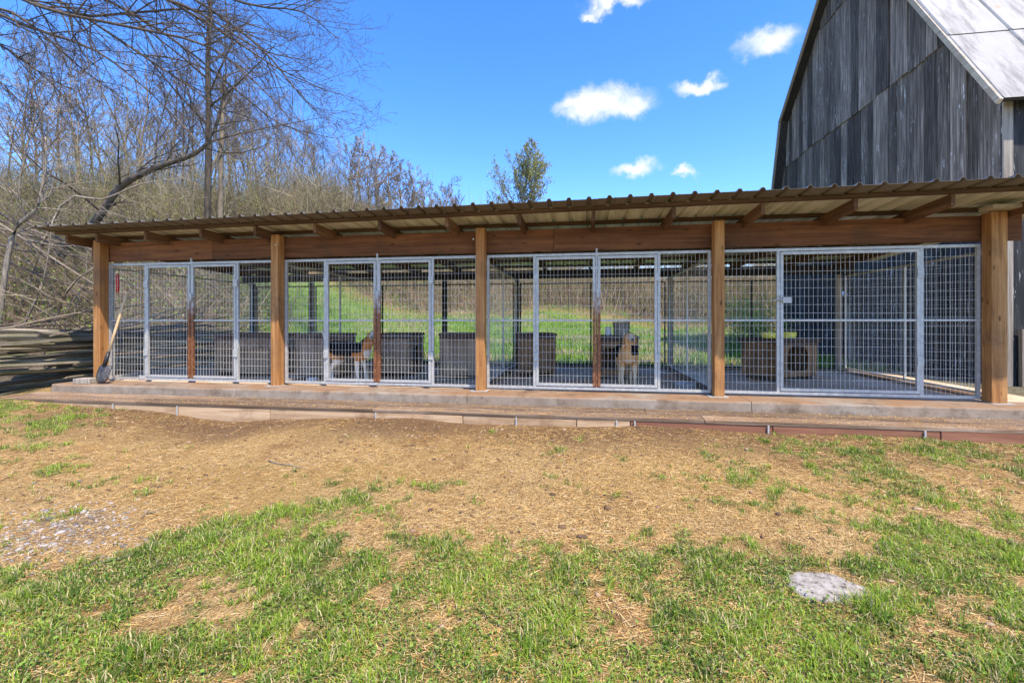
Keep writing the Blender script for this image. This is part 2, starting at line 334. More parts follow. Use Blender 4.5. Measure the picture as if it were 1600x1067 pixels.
def npmesh(name, v, f, mat, tint=None, attrs=None):
    """v (n,3), f (m,k) all faces of k corners, tint (n,3)"""
    me = bpy.data.meshes.new(name); m, k = f.shape
    me.vertices.add(len(v)); me.vertices.foreach_set('co', np.ascontiguousarray(v, np.float32).ravel())
    me.loops.add(m*k); me.loops.foreach_set('vertex_index', np.ascontiguousarray(f, np.int32).ravel())
    me.polygons.add(m); me.polygons.foreach_set('loop_start', np.arange(0, m*k, k, dtype=np.int32))
    try: me.polygons.foreach_set('loop_total', np.full(m, k, np.int32))
    except Exception: pass
    me.update(calc_edges=True)
    if tint is not None:
        a = me.attributes.new('tint', 'FLOAT_COLOR', 'POINT'); c = np.ones((len(v), 4), np.float32); c[:, :3] = tint; a.data.foreach_set('color', c.ravel())
    for nm, val in (attrs or {}).items():
        a = me.attributes.new(nm, 'FLOAT', 'POINT'); a.data.foreach_set('value', np.ascontiguousarray(val, np.float32).ravel())
    if mat: me.materials.append(MATS[mat])
    return me

# ------------------------------------------------------------------ ground sheet
def axis(lo, hi, step, far, grow=1.18):
    a = list(np.arange(lo, hi+1e-6, step)); s_ = step; x = hi; up = []
    while x < far: s_ = min(s_*grow, 40); x += s_; up.append(x)
    s_ = step; x = lo; dn = []
    while x > -far: s_ = min(s_*grow, 40); x -= s_; dn.append(x)
    return np.array(dn[::-1]+a+up)
gx = axis(-8.5, 7.5, .055, 700, 1.10); gy = axis(-5.6, -.75, .055, 700, 1.06)
GX, GYY = np.meshgrid(gx, gy); Xf, Yf = GX.ravel(), GYY.ravel(); Zf = ground_h(Xf, Yf)
nx, ny = len(gx), len(gy); ii, jj = np.meshgrid(np.arange(nx-1), np.arange(ny-1)); b = (jj*nx+ii).ravel()
yard = 1-sstep(.2, 1.5, Yf)
green = green_mask(Xf, Yf, Zf)*yard
px, py = to_px(Xf, Yf, Zf)
def blob(cx, cy, rx, ry, s0=1.25, s1=.55): return sstep(s0, s1, np.sqrt(((px-cx)/rx)**2+((py-cy)/ry)**2)+.5*(fbm(Xf*4, Yf*4, 51)-.5))*yard
orange = np.maximum.reduce([blob(340, 770, 170, 50), .9*blob(560, 745, 130, 25), .6*blob(1010, 770, 150, 40), .5*blob(1160, 790, 90, 30)])
stony = np.maximum(blob(110, 825, 80, 30), blob(20, 850, 50, 22))*.6
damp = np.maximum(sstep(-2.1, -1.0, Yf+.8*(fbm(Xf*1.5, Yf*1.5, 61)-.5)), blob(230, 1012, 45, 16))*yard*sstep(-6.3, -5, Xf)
a_l = sstep(-5.8, -7.2, Xf)*sstep(-.5, 1., Yf)
YB = lambda X: np.interp(X, [-12, -7, -1, 4, 8], [11, 12, 15.5, 15.5, 15.5]); XB = lambda Y: -6.8-.92*(Y-3.3)
brushy = sstep(-.8, 1.0, Yf+1.5*(fbm(Xf*.4, Yf*.4, 71)-.5)-YB(Xf))
litter = np.clip(np.maximum(brushy*(1-yard), a_l*sstep(.5, -.5, Xf+1.2*(fbm(Xf*.5, Yf*.5, 73)-.5)-XB(Yf))), 0, 1)
meadow = np.clip(sstep(.4, 1.4, Yf)*(1-litter), 0, 1)
stony = np.maximum(stony, sstep(6.5, 6.8, Xf)*sstep(9, 8, Xf)*sstep(-.4, .3, Yf)*sstep(7, 3, Yf)*.8)
gm = npmesh('ground', np.stack([Xf, Yf, Zf], 1), np.stack([b, b+1, b+nx+1, b+nx], 1), 'ground', None,
            dict(green=green, orange=orange, stony=stony, damp=damp, litter=litter, meadow=meadow))
gm.shade_smooth(); go = link('ground', gm); tag(go, 'dirt, straw and grass yard rising to a brushy hillside', 'ground', kind='structure')

# ------------------------------------------------------------------ concrete slab, kerbs and floor
slab = MB(); slab.box((-6.5, -.44, -.36), (6.9, 3.52, -.012)).build('slab_core', 'kennel_floor')
core = bpy.data.objects['slab_core']; core.name = 'concrete_slab'; tag(core, 'concrete kennel slab under the shelter', 'slab', kind='structure')
cuts = [-6.52, -3.42, -.1, 3.32, 6.92]
for a, c in zip(cuts[:-1], cuts[1:]):
    N_ = 40; mb = MB(); rows = []
    prof = [(.02, 0), (-.44, 0), (-.455, -.006), (-.462, -.020), (-.466, -.125)]
    for i in range(N_+1):
        x = a+.004+(c-a-.008)*i/N_
        jz = [float(fbm(np.array([x*1.7+k*9]), np.array([k*3.3]), 81)[0]-.5) for k in range(5)]
        rows.append([(x, y+jz[2]*.022*(k > 0)+jz[k]*.006*(k > 0), z+jz[k]*.004*(0 < k < 4)) for k, (y, z) in enumerate(prof)])
    v = [p for r in rows for p in r]; f = [(i*5+k, i*5+k+1, (i+1)*5+k+1, (i+1)*5+k) for i in range(N_) for k in range(4)]
    f += [tuple(range(5)), tuple(N_*5+k for k in range(4, -1, -1))]
    mb.poly(v, f).build('slab_section', 'concrete', core)
for x in (-3.05, 0, 3.05):
    MB().box((x-.05, .06, -.012), (x+.05, 3.25, .035)).build('divider_kerb', 'concrete', core, bevel=.008)
MB().box((6.16, .06, -.012), (6.30, 3.4, .03)).build('divider_kerb', 'concrete', core, bevel=.008)
MB().box((-6.2, 3.24, -.012), (6.3, 3.36, .03)).build('divider_kerb', 'concrete', core, bevel=.008)

# timber step in front of the slab
step = thing('timber_step', 'long weathered plank step along the front edge of the concrete slab', 'step', (0, -.65, -.3))
def part_box(lo, hi, name, mat, parent, bevel=.005, off=None):
    o = off or parent.location
    c = Vector(((lo[0]+hi[0])/2, (lo[1]+hi[1])/2, (lo[2]+hi[2])/2)); mb = MB().box(Vector(lo)-c, Vector(hi)-c)
    ob = mb.build(name, mat, parent, bevel=bevel); ob.location = c-Vector(o); return ob
xs = [-6.75, -3.3, .35, 2.1, 5.2, 8.2]
for k in range(5):
    o = part_box((xs[k]+.003, -.67, -.162), (xs[k+1]-.003, -.475, -.12), 'tread_plank', 'old_plank', step); o.rotation_euler = (R(3.5), 0, R(random.uniform(-.15, .15)))
xs = [-6.9, -4.6, -1.2, 2.7, 5.9, 8.2]
for k in range(5):
    o = part_box((xs[k]+.003, -.865, -.18), (xs[k+1]-.003, -.675, -.14), 'tread_plank', 'old_plank', step); o.rotation_euler = (R(4.5), 0, R(random.uniform(-.15, .15)))
xs = [-6.3, -4.95, -3.95, -2.6, -1.15, -.05, 1.3, 1.9, 3.4, 5.0, 6.6, 8.2]
for k in range(11):
    part_box((xs[k]+.004, -.86+random.uniform(-.004, .004), -.46), (xs[k+1]-.004, -.825, -.187), 'face_board', 'step_face' if xs[k] < 1.85 else 'step_face_red', step)
for x in (-4.95, -3.95, -1.15, .6, 1.75, 1.95, 3.35, 4.85, 6.4):
    part_box((x-.009, -.878, -.50), (x+.009, -.866, -.183), 'steel_stake', 'galvanised', step, .002)

# ------------------------------------------------------------------ kennel shelter
FX = [-6.1, -3.05, 0, 3.05, 6.1]; BX = [-6.15, -4.68, -1.57, 0, 3.08, 6.13]
shel = thing('kennel_shelter', 'open-fronted timber kennel shelter with orange posts and a ribbed metal roof', 'shelter')
for i, x in enumerate(FX):
    w = .060 if i < 4 else .080
    o = MB().box((-w, -.075, 0), (w, .065, 2.195)).build('post', 'post_wood', shel, bevel=.006); o.location = (x-.0 if i < 4 else x-.03, -.085, .004)
    part_box((x-.13, -.21, .0015), (x+.10, -.02, .006), 'post_foot_plate', 'galvanised', shel, .001)
for x in BX:
    o = MB().box((-.045, -.045, 0), (.045, .045, 1.82)).build('rear_post', 'dark_wood' if x < 5 else 'grey_plank', shel, bevel=.004); o.location = (x, 3.3, .0)
bs = [-6.38, -4.2, .98, 6.42]
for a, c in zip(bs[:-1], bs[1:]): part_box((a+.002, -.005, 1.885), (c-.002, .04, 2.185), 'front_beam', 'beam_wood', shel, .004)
for a, c in ((-6.4, -1.6), (-1.6, 3.08), (3.08, 6.4)): part_box((a+.002, 3.25, 1.83), (c-.002, 3.34, 2.0), 'rear_beam', 'dark_wood', shel, .004)
def skew(x): return np.interp(x, [-6.6, 6.6], [-.36, -.78])      # the eave runs slightly out of line with the posts
def rz(y): return 2.12-.045*y                                     # underside of the rafters
RX = [-6.42, -5.86, -4.98, -4.03, -3.15, -2.22, -1.28, -.35, .59, 1.5, 2.42, 3.38, 4.31, 5.22, 6.2]
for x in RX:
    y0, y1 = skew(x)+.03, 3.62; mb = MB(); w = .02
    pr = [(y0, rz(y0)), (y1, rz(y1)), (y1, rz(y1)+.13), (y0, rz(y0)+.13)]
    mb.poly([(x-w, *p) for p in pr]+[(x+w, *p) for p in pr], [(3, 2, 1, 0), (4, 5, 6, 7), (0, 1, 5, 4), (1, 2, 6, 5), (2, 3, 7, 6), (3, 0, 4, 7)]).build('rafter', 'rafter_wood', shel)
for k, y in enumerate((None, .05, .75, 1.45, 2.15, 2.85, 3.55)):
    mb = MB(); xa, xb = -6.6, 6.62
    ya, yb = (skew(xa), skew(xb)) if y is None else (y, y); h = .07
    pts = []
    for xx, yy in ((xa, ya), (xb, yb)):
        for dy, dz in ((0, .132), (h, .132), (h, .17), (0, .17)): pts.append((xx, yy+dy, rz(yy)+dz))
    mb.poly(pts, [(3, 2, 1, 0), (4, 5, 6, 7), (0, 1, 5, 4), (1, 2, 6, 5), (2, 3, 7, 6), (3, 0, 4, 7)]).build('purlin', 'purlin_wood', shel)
# ribbed sheets: 0.23 m rib pitch, 4 ribs a sheet
nsh = 15; x0s, wsh = -6.68, .915
for q in range(nsh):
    prof = []
    for r_ in range(4):
        c = x0s+q*wsh+(r_+.5)*wsh/4
        prof += [(c-.098, 0), (c-.030, 0), (c-.014, .03), (c+.014, .03), (c+.030, 0), (c+.06, .0), (c+.066, .005), (c+.072, 0)]
    prof = [(x0s+q*wsh-.012, 0)]+prof[1:]+[(x0s+(q+1)*wsh-.012, 0)]
    v = []; n_ = len(prof); dz = random.uniform(0, .004)
    ev = []
    for t in (0, .055, .075, .4, .7, 1):
        for x, z in prof:
            ev.append(1. if t < .06 else 0.)
            ya, yb = skew(x)-.27, 3.78; y = ya+(yb-ya)*t; v.append((x, y, rz(y)+.1715+z+dz+(q % 2)*.0025))
    f = [(i*n_+k, i*n_+k+1, (i+1)*n_+k+1, (i+1)*n_+k) for i in range(5) for k in range(n_-1)]
    o = MB().poly(v, f).build('roof_sheet', 'roof_metal', shel); ea = o.data.attributes.new('eave', 'FLOAT', 'POINT'); ea.data.foreach_set('value', ev); m = o.modifiers.new('solidify', 'SOLIDIFY'); m.thickness = .0022; m.offset = 1
# bracket block on top of the right post and end fascia
part_box((5.90, -.30, 2.205), (6.24, -.10, 2.25), 'bearing_block', 'trim_wood', shel, .004)
for x in (-3.05+.02, 0-.09): part_box((x-.01, -.168, 2.04), (x+.01, -.162, 2.06), 'bolt_head', 'galvanised', shel, .001)

# ------------------------------------------------------------------ welded-wire fences
WR = .0015
def sq(mb, x0, x1, z0, z1, y=0., t=.017):          # rectangular tube bar
    mb.box((x0, y-t, z0), (x1, y+t, z1))
def frame_rect(mb, x0, x1, z0, z1, w=.034, t=.017):
    sq(mb, x0, x0+w, z0, z1, 0, t); sq(mb, x1-w, x1, z0, z1, 0, t); sq(mb, x0+w, x1-w, z1-w, z1, 0, t*.98); sq(mb, x0+w, x1-w, z0, z0+w, 0, t*.98)
def wires(x0, x1, z0, z1, r=WR, dx=.0508, dz=.1016):
    mb = MB(); n = max(1, int(round((x1-x0)/dx)))
    for k in range(1, n):
        x = x0+(x1-x0)*k/n+random.uniform(-.001, .001); mb.tube([(x, .004, z0), (x+random.uniform(-.002, .002), .004, z1)], r, 4, False)
    m = int(round((z1-z0)/dz))
    for k in range(1, m):
        z = z0+(z1-z0)*k/m; mb.tube([(x0, -.001, z), (x1, -.001, z)], r, 4, False)
    return mb
H0, H1, ZM = .03, 1.85, .955
bays = [(-6.06, -3.115, -5.36, -4.57, -3.79), (-2.985, -.065, -2.33, -1.54, -.73), (.065, 2.985, .74, 1.55, 2.33), (3.115, 5.985, 3.80, None, 5.36)]
flab = ['galvanised wire kennel front beside the shovel, with two narrow gates', 'galvanised wire kennel front with the side-on hound behind its rusty-edged gates',
        'galvanised wire kennel front with the hound facing out behind it', 'galvanised wire kennel front nearest the barn, with one wide gate']
for bi, (x0, x1, g0, gm_, g1) in enumerate(bays):
    fr = thing('kennel_fence', flab[bi], 'kennel fence', ((x0+x1)/2, 0, 0), 0, 'galvanised kennel fronts between the posts'); ox = -(x0+x1)/2
    mb = MB(); w = .034
    sq(mb, x0, x0+w, H0, H1); sq(mb, x1-w, x1, H0, H1); sq(mb, x0+w, x1-w, H1-w, H1, 0, .0165); sq(mb, x0+w, x1-w, H0, H0+w, 0, .0165)
    sq(mb, g0-w, g0, H0+w, H1-w, 0, .016); sq(mb, g1, g1+w, H0+w, H1-w, 0, .016)
    for a, c in ((x0+w, g0-w), (g1+w, x1-w)): sq(mb, a, c, ZM-.012, ZM+.012, 0, .012)
    mb.v = [(a+ox, b_, c) for a, b_, c in mb.v]; mb.build('frame', 'galvanised', fr)
    for a, c in ((x0+w, g0-w), (g1+w, x1-w)):
        mw = wires(a, c, H0+w, H1-w); mw.v = [(p[0]+ox, p[1]+.012, p[2]) for p in mw.v]; tag(mw.build('wire_mesh', 'wire', fr), kind='stuff')
    leaves = [(g0+.006, gm_-.016, 'L'), (gm_+.016, g1-.006, 'R')] if gm_ else [(g0+.006, g1-.006, 'S')]
    for a, c, side in leaves:
        cx_ = (a+c)/2; zl, zh = H0+w+.012, H1-w-.010
        gmb = MB(); frame_rect(gmb, a-cx_, c-cx_, zl, zh); sq(gmb, a-cx_+w, c-cx_-w, ZM-.012, ZM+.012, 0, .012)
        if bi < 3:        # the free edge of the leaf has rusted
            rm = 'rusty_steel'; g = MB(); e = (c-w, c) if side == 'L' else (a, a+w)
            gmb = MB(); lo_, hi_ = (a, c-w) if side == 'L' else (a+w, c)
            if side == 'L': sq(gmb, a-cx_, a-cx_+w, zl, zh)
            else: sq(gmb, c-w-cx_, c-cx_, zl, zh)
            sq(gmb, a-cx_+w, c-cx_-w, zh-w, zh, 0, .0166); sq(gmb, a-cx_+w, c-cx_-w, zl, zl+w, 0, .0166); sq(gmb, a-cx_+w, c-cx_-w, ZM-.012, ZM+.012, 0, .012)
            gate = gmb.build('gate', 'galvanised', fr); gate.location = (cx_+ox, -.006, 0)
            sq(g, e[0]-cx_, e[1]-cx_, zl, zh); tag(g.build('closing_stile', rm, gate), 'gate edge rusted brown over its lower half')
        else:
            gate = gmb.build('gate', 'galvanised', fr); gate.location = (cx_+ox, -.006, 0)
        mw = wires(a-cx_+w, c-cx_-w, zl+w, zh-w); mw.v = [(p[0], p[1]+.012, p[2]) for p in mw.v]; tag(mw.build('wire_mesh', 'wire', gate), kind='stuff')
        hx = (a-cx_) if side == 'L' else (c-cx_)
        for hz in (.46, 1.52): MB().box((hx-.035, -.03, hz-.055), (hx+.035, -.018, hz+.055)).build('hinge', 'galvanised', gate, bevel=.003)
        if side == 'R':
            l = MB(); l.tube([(a-cx_-.05, -.035, 1.31), (a-cx_+.07, -.035, 1.31)], .007, 6); l.box((a-cx_-.02, -.04, 1.25), (a-cx_+.02, -.018, 1.37)); l.build('latch', 'rusty_steel', gate)
        if side == 'S':
            l = MB(); l.tube([(a-cx_-.09, -.04, 1.205), (a-cx_+.12, -.04, 1.205)], .010, 6); l.box((a-cx_+.02, -.045, 1.17), (a-cx_+.12, -.018, 1.24)); l.box((a-cx_-.05, -.035, 1.26), (a-cx_-.01, -.018, 1.42)); l.build('latch', 'galvanised', gate)
    if gm_:
        c = gm_+ox; cb = MB(); cb.box((c-.011, -.012, H0+.0), (c+.011, .012, H1+.06)); cb.build('centre_stop', 'rusty_steel', fr)
        MB().tube([(c-.018, 0, H1+.075), (c, 0, H1+.09), (c+.018, 0, H1+.075), (c, 0, H1+.06), (c-.018, 0, H1+.075)], .005, 5).build('drop_pin', 'galvanised', fr)

def run_panel(name, label, p0, p1, top, group, mat='galvanised', wmat='wire', spacing=.0508, r=.001):
    p0, p1 = Vector(p0), Vector(p1); L = (p1-p0).length; t = thing(name, label, 'kennel fence', p0, math.atan2(p1.y-p0.y, p1.x-p0.x), group)
    n = max(1, int(round(L/1.65))); mb = MB(); w = .028
    for k in range(n+1): sq(mb, min(L-w, max(0, L*k/n-w/2)), min(L, max(w, L*k/n+w/2)), .04, top, 0, .014)
    sq(mb, w, L-w, top-w, top, 0, .0135); sq(mb, w, L-w, .045, .045+w, 0, .0135); sq(mb, w, L-w, ZM-.012, ZM+.012, 0, .011)
    mb.build('frame', mat, t)
    mw = wires(w, L-w, .06, top-w, r, spacing); tag(mw.build('wire_mesh', wmat, t), kind='stuff')
    return t
gd = 'wire dividers between the kennel runs'
for x, lb in ((-3.05, 'wire divider running back behind the post between the first two runs'), (0, 'wire divider running back behind the middle post'), (3.05, 'wire divider running back beside the steel bowl')):
    run_panel('kennel_fence', lb, (x, .08, 0), (x, 3.22, 0), 1.80, gd)
run_panel('kennel_fence', 'wire side panel at the log pile end of the kennels', (-6.1, .08, 0), (-6.1, 3.22, 0), 1.80, 'wire end panels of the kennels')
run_panel('kennel_fence', 'wire side panel along the barn end of the kennels', (6.22, .03, 0), (6.22, 3.26, 0), 1.80, 'wire end panels of the kennels')
for a, c, lb in ((-6.05, -3.1, 'dark wire back fence of the run beside the log pile'), (-3.0, -.06, 'dark wire back fence before the green meadow slope'), (.06, 2.99, 'dark wire back fence behind the two middle-right dog houses'), (3.11, 6.08, 'dark wire back fence of the run nearest the barn')):
    run_panel('kennel_fence', lb, (a, 3.3, 0), (c, 3.3, 0), 1.74, 'back fences of the kennel runs', 'dark_steel', 'black_wire', .0762, .001)

# ------------------------------------------------------------------ dog houses
def hole_panel(w, h, hw, hh, cx_, zb, arch, th=.018):
    """front wall w x h with an opening, as one ring of quads with thickness"""
    n = 40; inner, outer = [], []
    cz_ = zb+hh/2
    for k in range(n):
        a = 2*math.pi*k/n; dx, dz = math.cos(a), math.sin(a)
        s1 = min((w/2-cx_)/dx if dx > 1e-6 else 9, (-w/2-cx_)/dx if dx < -1e-6 else 9, (h-cz_)/dz if dz > 1e-6 else 9, (-cz_)/dz if dz < -1e-6 else 9)
        outer.append((cx_+dx*s1, cz_+dz*s1))
        e = 6 if not arch or dz < 0 else 2.4
        r_ = (abs(dx/(hw/2))**e+abs(dz/(hh/2))**e)**(-1/e); inner.append((cx_+dx*r_, cz_+dz*r_))
    # put true corners on the outer ring
    for X_, Z_ in ((w/2, h), (-w/2, h), (-w/2, 0), (w/2, 0)):
        k = min(range(n), key=lambda i: (outer[i][0]-X_)**2+(outer[i][1]-Z_)**2); outer[k] = (X_, Z_)
    mb = MB(); v = []
    for y in (0, th):
        v += [(x, y, z) for x, z in outer]+[(x, y, z) for x, z in inner]
    f = []
    for k in range(n):
        q = (k+1) % n
        f += [(k, q, n+q, n+k), (2*n+k, 3*n+k, 3*n+q, 2*n+q), (n+k, n+q, 3*n+q, 3*n+k), (k, 2*n+k, 2*n+q, q)]
    return mb.poly(v, f)
def dog_house(label, cx_, cy_, rot, w, d, h, wallmat, opening=None, lid=.045, over=.035, ow=.36, oh=.36, arch=True, off=0.):
    """local: front wall on -Y"""
    t = thing('dog_house', label, 'dog house', (cx_, cy_, .0), rot, 'wooden dog houses in the runs')
    for sx in (-1, 1): MB().box((sx*(w/2-.05)-.035, -d/2+.03, .0), (sx*(w/2-.05)+.035, d/2-.03, .055)).build('skid', 'house_lid', t)
    def wall(side, L, pos, rz_):
        o = None
        if opening == side:
            mb = hole_panel(L, h-.055, ow, oh, off, .09, arch); o = mb.build('wall', wallmat, t)
        else:
            mb = MB(); nb = max(3, int(L/.17))      # vertical boards with narrow grooves
            for k in range(nb): mb.box((-L/2+L*k/nb+.0015, random.uniform(0, .003), 0), (-L/2+L*(k+1)/nb-.0015, .018, h-.055))
            o = mb.build('wall', wallmat, t)
        o.location = (pos[0], pos[1], .055); o.rotation_euler.z = rz_
    wall('front', w, (0, -d/2), 0); wall('back', w, (0, d/2), math.pi)
    wall('right', d-.04, (w/2, 0), R(90)); wall('left', d-.04, (-w/2, 0), R(-90))
    MB().box((-w/2+.02, -d/2+.02, .056), (w/2-.02, d/2-.02, .075)).build('floor_board', 'house_lid', t)
    for sx in (-1, 1):
        for sy in (-1, 1): MB().box((sx*w/2-.022, sy*d/2-.022, .056), (sx*w/2+.022, sy*d/2+.022, h-.004)).build('corner_trim', wallmat, t, bevel=.003)
    o = MB().box((-w/2-over, -d/2-over, h), (w/2+over, d/2+over, h+lid)).build('lid', 'house_lid', t, bevel=.004)
    MB().box((-w/2-over*.6, -d/2-over*.6, h-.045), (w/2+over*.6, -d/2-.023, h-.001)).build('lid_trim', 'house_lid', t)
    return t
dog_house('wide grey dog house in the run beside the log pile', -4.45, 1.32, R(4), 1.02, .8, .68, 'house_grey', 'right', off=0)
dog_house('grey dog house behind the post left of the side-on hound', -3.28+.25, 1.12+.05, R(5), .72, .62, .69, 'house_grey')
dog_house('grey-brown dog house seen through the gate right of the side-on hound', -1.86, 1.62, R(3), .56, .72, .69, 'house_grey', 'right', ow=.3)
dog_house('dark grey dog house just left of the middle post', -.66, 1.45, R(9), .66, .72, .70, 'house_grey', 'right', ow=.3)
dog_house('brown dog house just right of the middle post', .52, 1.98, R(12), .60, .66, .69, 'house_brown')
dog_house('dog house with a dark opening behind the hound facing out', 1.93, 1.85, R(2), .60, .72, .655, 'house_brown', 'front', ow=.36, oh=.36, arch=False, off=-.08)
h7 = dog_house('large brown dog house with an arched opening and yellow tubs on its lid', 4.58, 2.02, R(29), .84, .62, .60, 'house_brown', 'front', lid=.07, over=.06, ow=.46, oh=.42, off=.05)
h7.children[2].data.materials[0] = MATS['house_brown']

# things in and on the runs
def lathe(prof, n=24):
    mb = MB(); v = []; m = len(prof)
    for k in range(n):
        a = 2*math.pi*k/n; v += [(r*math.cos(a), r*math.sin(a), z) for r, z in prof]
    f = [(k*m+i, ((k+1) % n)*m+i, ((k+1) % n)*m+i+1, k*m+i+1) for k in range(n) for i in range(m-1)]
    return mb.poly(v, f)
for x, y, lb in ((4.37, 1.80, 'yellow plastic tub at the left end of the arched dog house lid'), (4.70, 1.98, 'yellow plastic tub at the right end of the arched dog house lid')):
    t = thing('plastic_tub', lb, 'tub', (x, y, .67), 0, 'yellow tubs on the dog house lid')
    lathe([(0, .0), (.118, 0), (.125, .006), (.132, .075), (.0, .075)]).build('tub_body', 'yellow_plastic', t, True)
    lathe([(0, .094), (.10, .094), (.136, .090), (.14, .078), (.133, .0755), (0, .0755)]).build('tub_lid', 'yellow_plastic', t, True)
def bowl(x, y, lb, mat, r=.13, h=.075):
    o = lathe([(0, .004), (r*.8, .0), (r, .006), (r*.88, h), (r*.94, h+.006), (r*.82, h), (r*.74, .012), (0, .012)]).build('feed_bowl', mat, None, True); o.location = (x, y, .001); tag(o, lb, 'bowl', 'feed bowls on the kennel floors')
bowl(2.78, .55, 'round steel bowl on the floor by the divider right of the hound', 'galvanised', .17, .07)
bowl(-5.72, .32, 'pale bowl on the floor in the run behind the shovel', 'white_plastic', .11, .05)
bowl(-2.88, .5, 'pale flat bowl on the floor left of the side-on hound', 'white_plastic', .10, .04)
# cut log block on the dog house behind the facing hound
t = thing('wood_block', 'pale upright wooden block on the lid of the dog house behind the hound', 'wood block', (2.02, 1.9, .70))
tb = MB(); tb.tube([(0, 0, 0), (.004, 0, .11), (0, .003, .23)], [.13, .137, .148], 16); tb.build('block', 'grey_plank', t)
lathe([(0, 0), (.05, 0), (.055, .02), (.048, .13), (.03, .15), (0, .15)], 14).build('jug', 'white_plastic', None, True)
jg = bpy.data.objects['jug']; jg.location = (1.80, 1.9, .70); tag(jg, 'small white plastic jug beside the wooden block', 'jug')
# loose timber planks lying in the second run
for x, y, rzz, L, lb in ((-.95, 1.5, R(38), 1.5, 'old plank lying on the floor before the dark grey dog house'), (-1.2, .75, R(20), 1.1, 'short plank on the floor behind the right gate of the hound run')):
    o = MB().box((-L/2, -.07, 0), (L/2, .07, .03)).build('loose_plank', 'grey_plank', None, bevel=.003); o.location = (x, y, .0); o.rotation_euler.z = rzz; tag(o, lb, 'plank', 'loose planks on the kennel floor')
# red strap hanging on the wire
rs = MB(); rs.tube([(0, 0, 0), (.006, -.004, .12), (-.003, -.004, .24), (.004, 0, .31)], [.018, .024, .022, .014], 8); rs = rs.build('red_handle', 'red_plastic', None, True)
rs.location = (-5.96, .05, 1.39); tag(rs, 'red plastic handle hanging inside the wire by the corner post', 'handle')
# shovel leaning on the corner post
sh = thing('shovel', 'long wooden shovel with a dark dirty blade leaning at the corner post', 'shovel', (-5.80, -.36, .0))
b0 = Vector((0, 0, .02)); tip = Vector((.10, .325, 1.36)); ax = (tip-b0).normalized(); sd_ = ax.cross(Vector((0, 1, 0))).normalized(); nn = sd_.cross(ax)
v = []; f = []; n1, n2 = 9, 7
for i in range(n1):
    t_ = i/(n1-1); wid = .115*(1-.55*max(0, (.35-t_)/.35)**2)*(1 if t_ < .93 else .86)
    for k in range(n2):
        u = (k/(n2-1)-.5)*2; p = b0+ax*(t_*.27)+sd_*(u*wid)+nn*(.028*u*u-.012+.02*(t_-.5)**2*4*.5); v.append(p)
f = [(i*n2+k, i*n2+k+1, (i+1)*n2+k+1, (i+1)*n2+k) for i in range(n1-1) for k in range(n2-1)]
o = MB().poly(v, f).build('blade', 'shovel_blade', sh, True); m = o.modifiers.new('solidify', 'SOLIDIFY'); m.thickness = .004
MB().tube([b0+ax*.25, b0+ax*.36, b0+ax*.47], [.03, .027, .023], 10).build('socket', 'black_plastic', sh, True)
MB().tube([b0+ax*.46, b0+ax*.8, tip-ax*.02, tip], [.019, .0185, .0185, .012], 10).build('shaft', 'handle_wood', sh, True)
o = MB().box((-.13, -.09, 0), (.13, .09, .075)).build('timber_block', 'grey_plank', None, bevel=.006); o.location = (-6.1, -.30, .003); o.rotation_euler.z = R(6)
tag(o, 'short grey timber block on the slab corner left of the shovel', 'timber block')

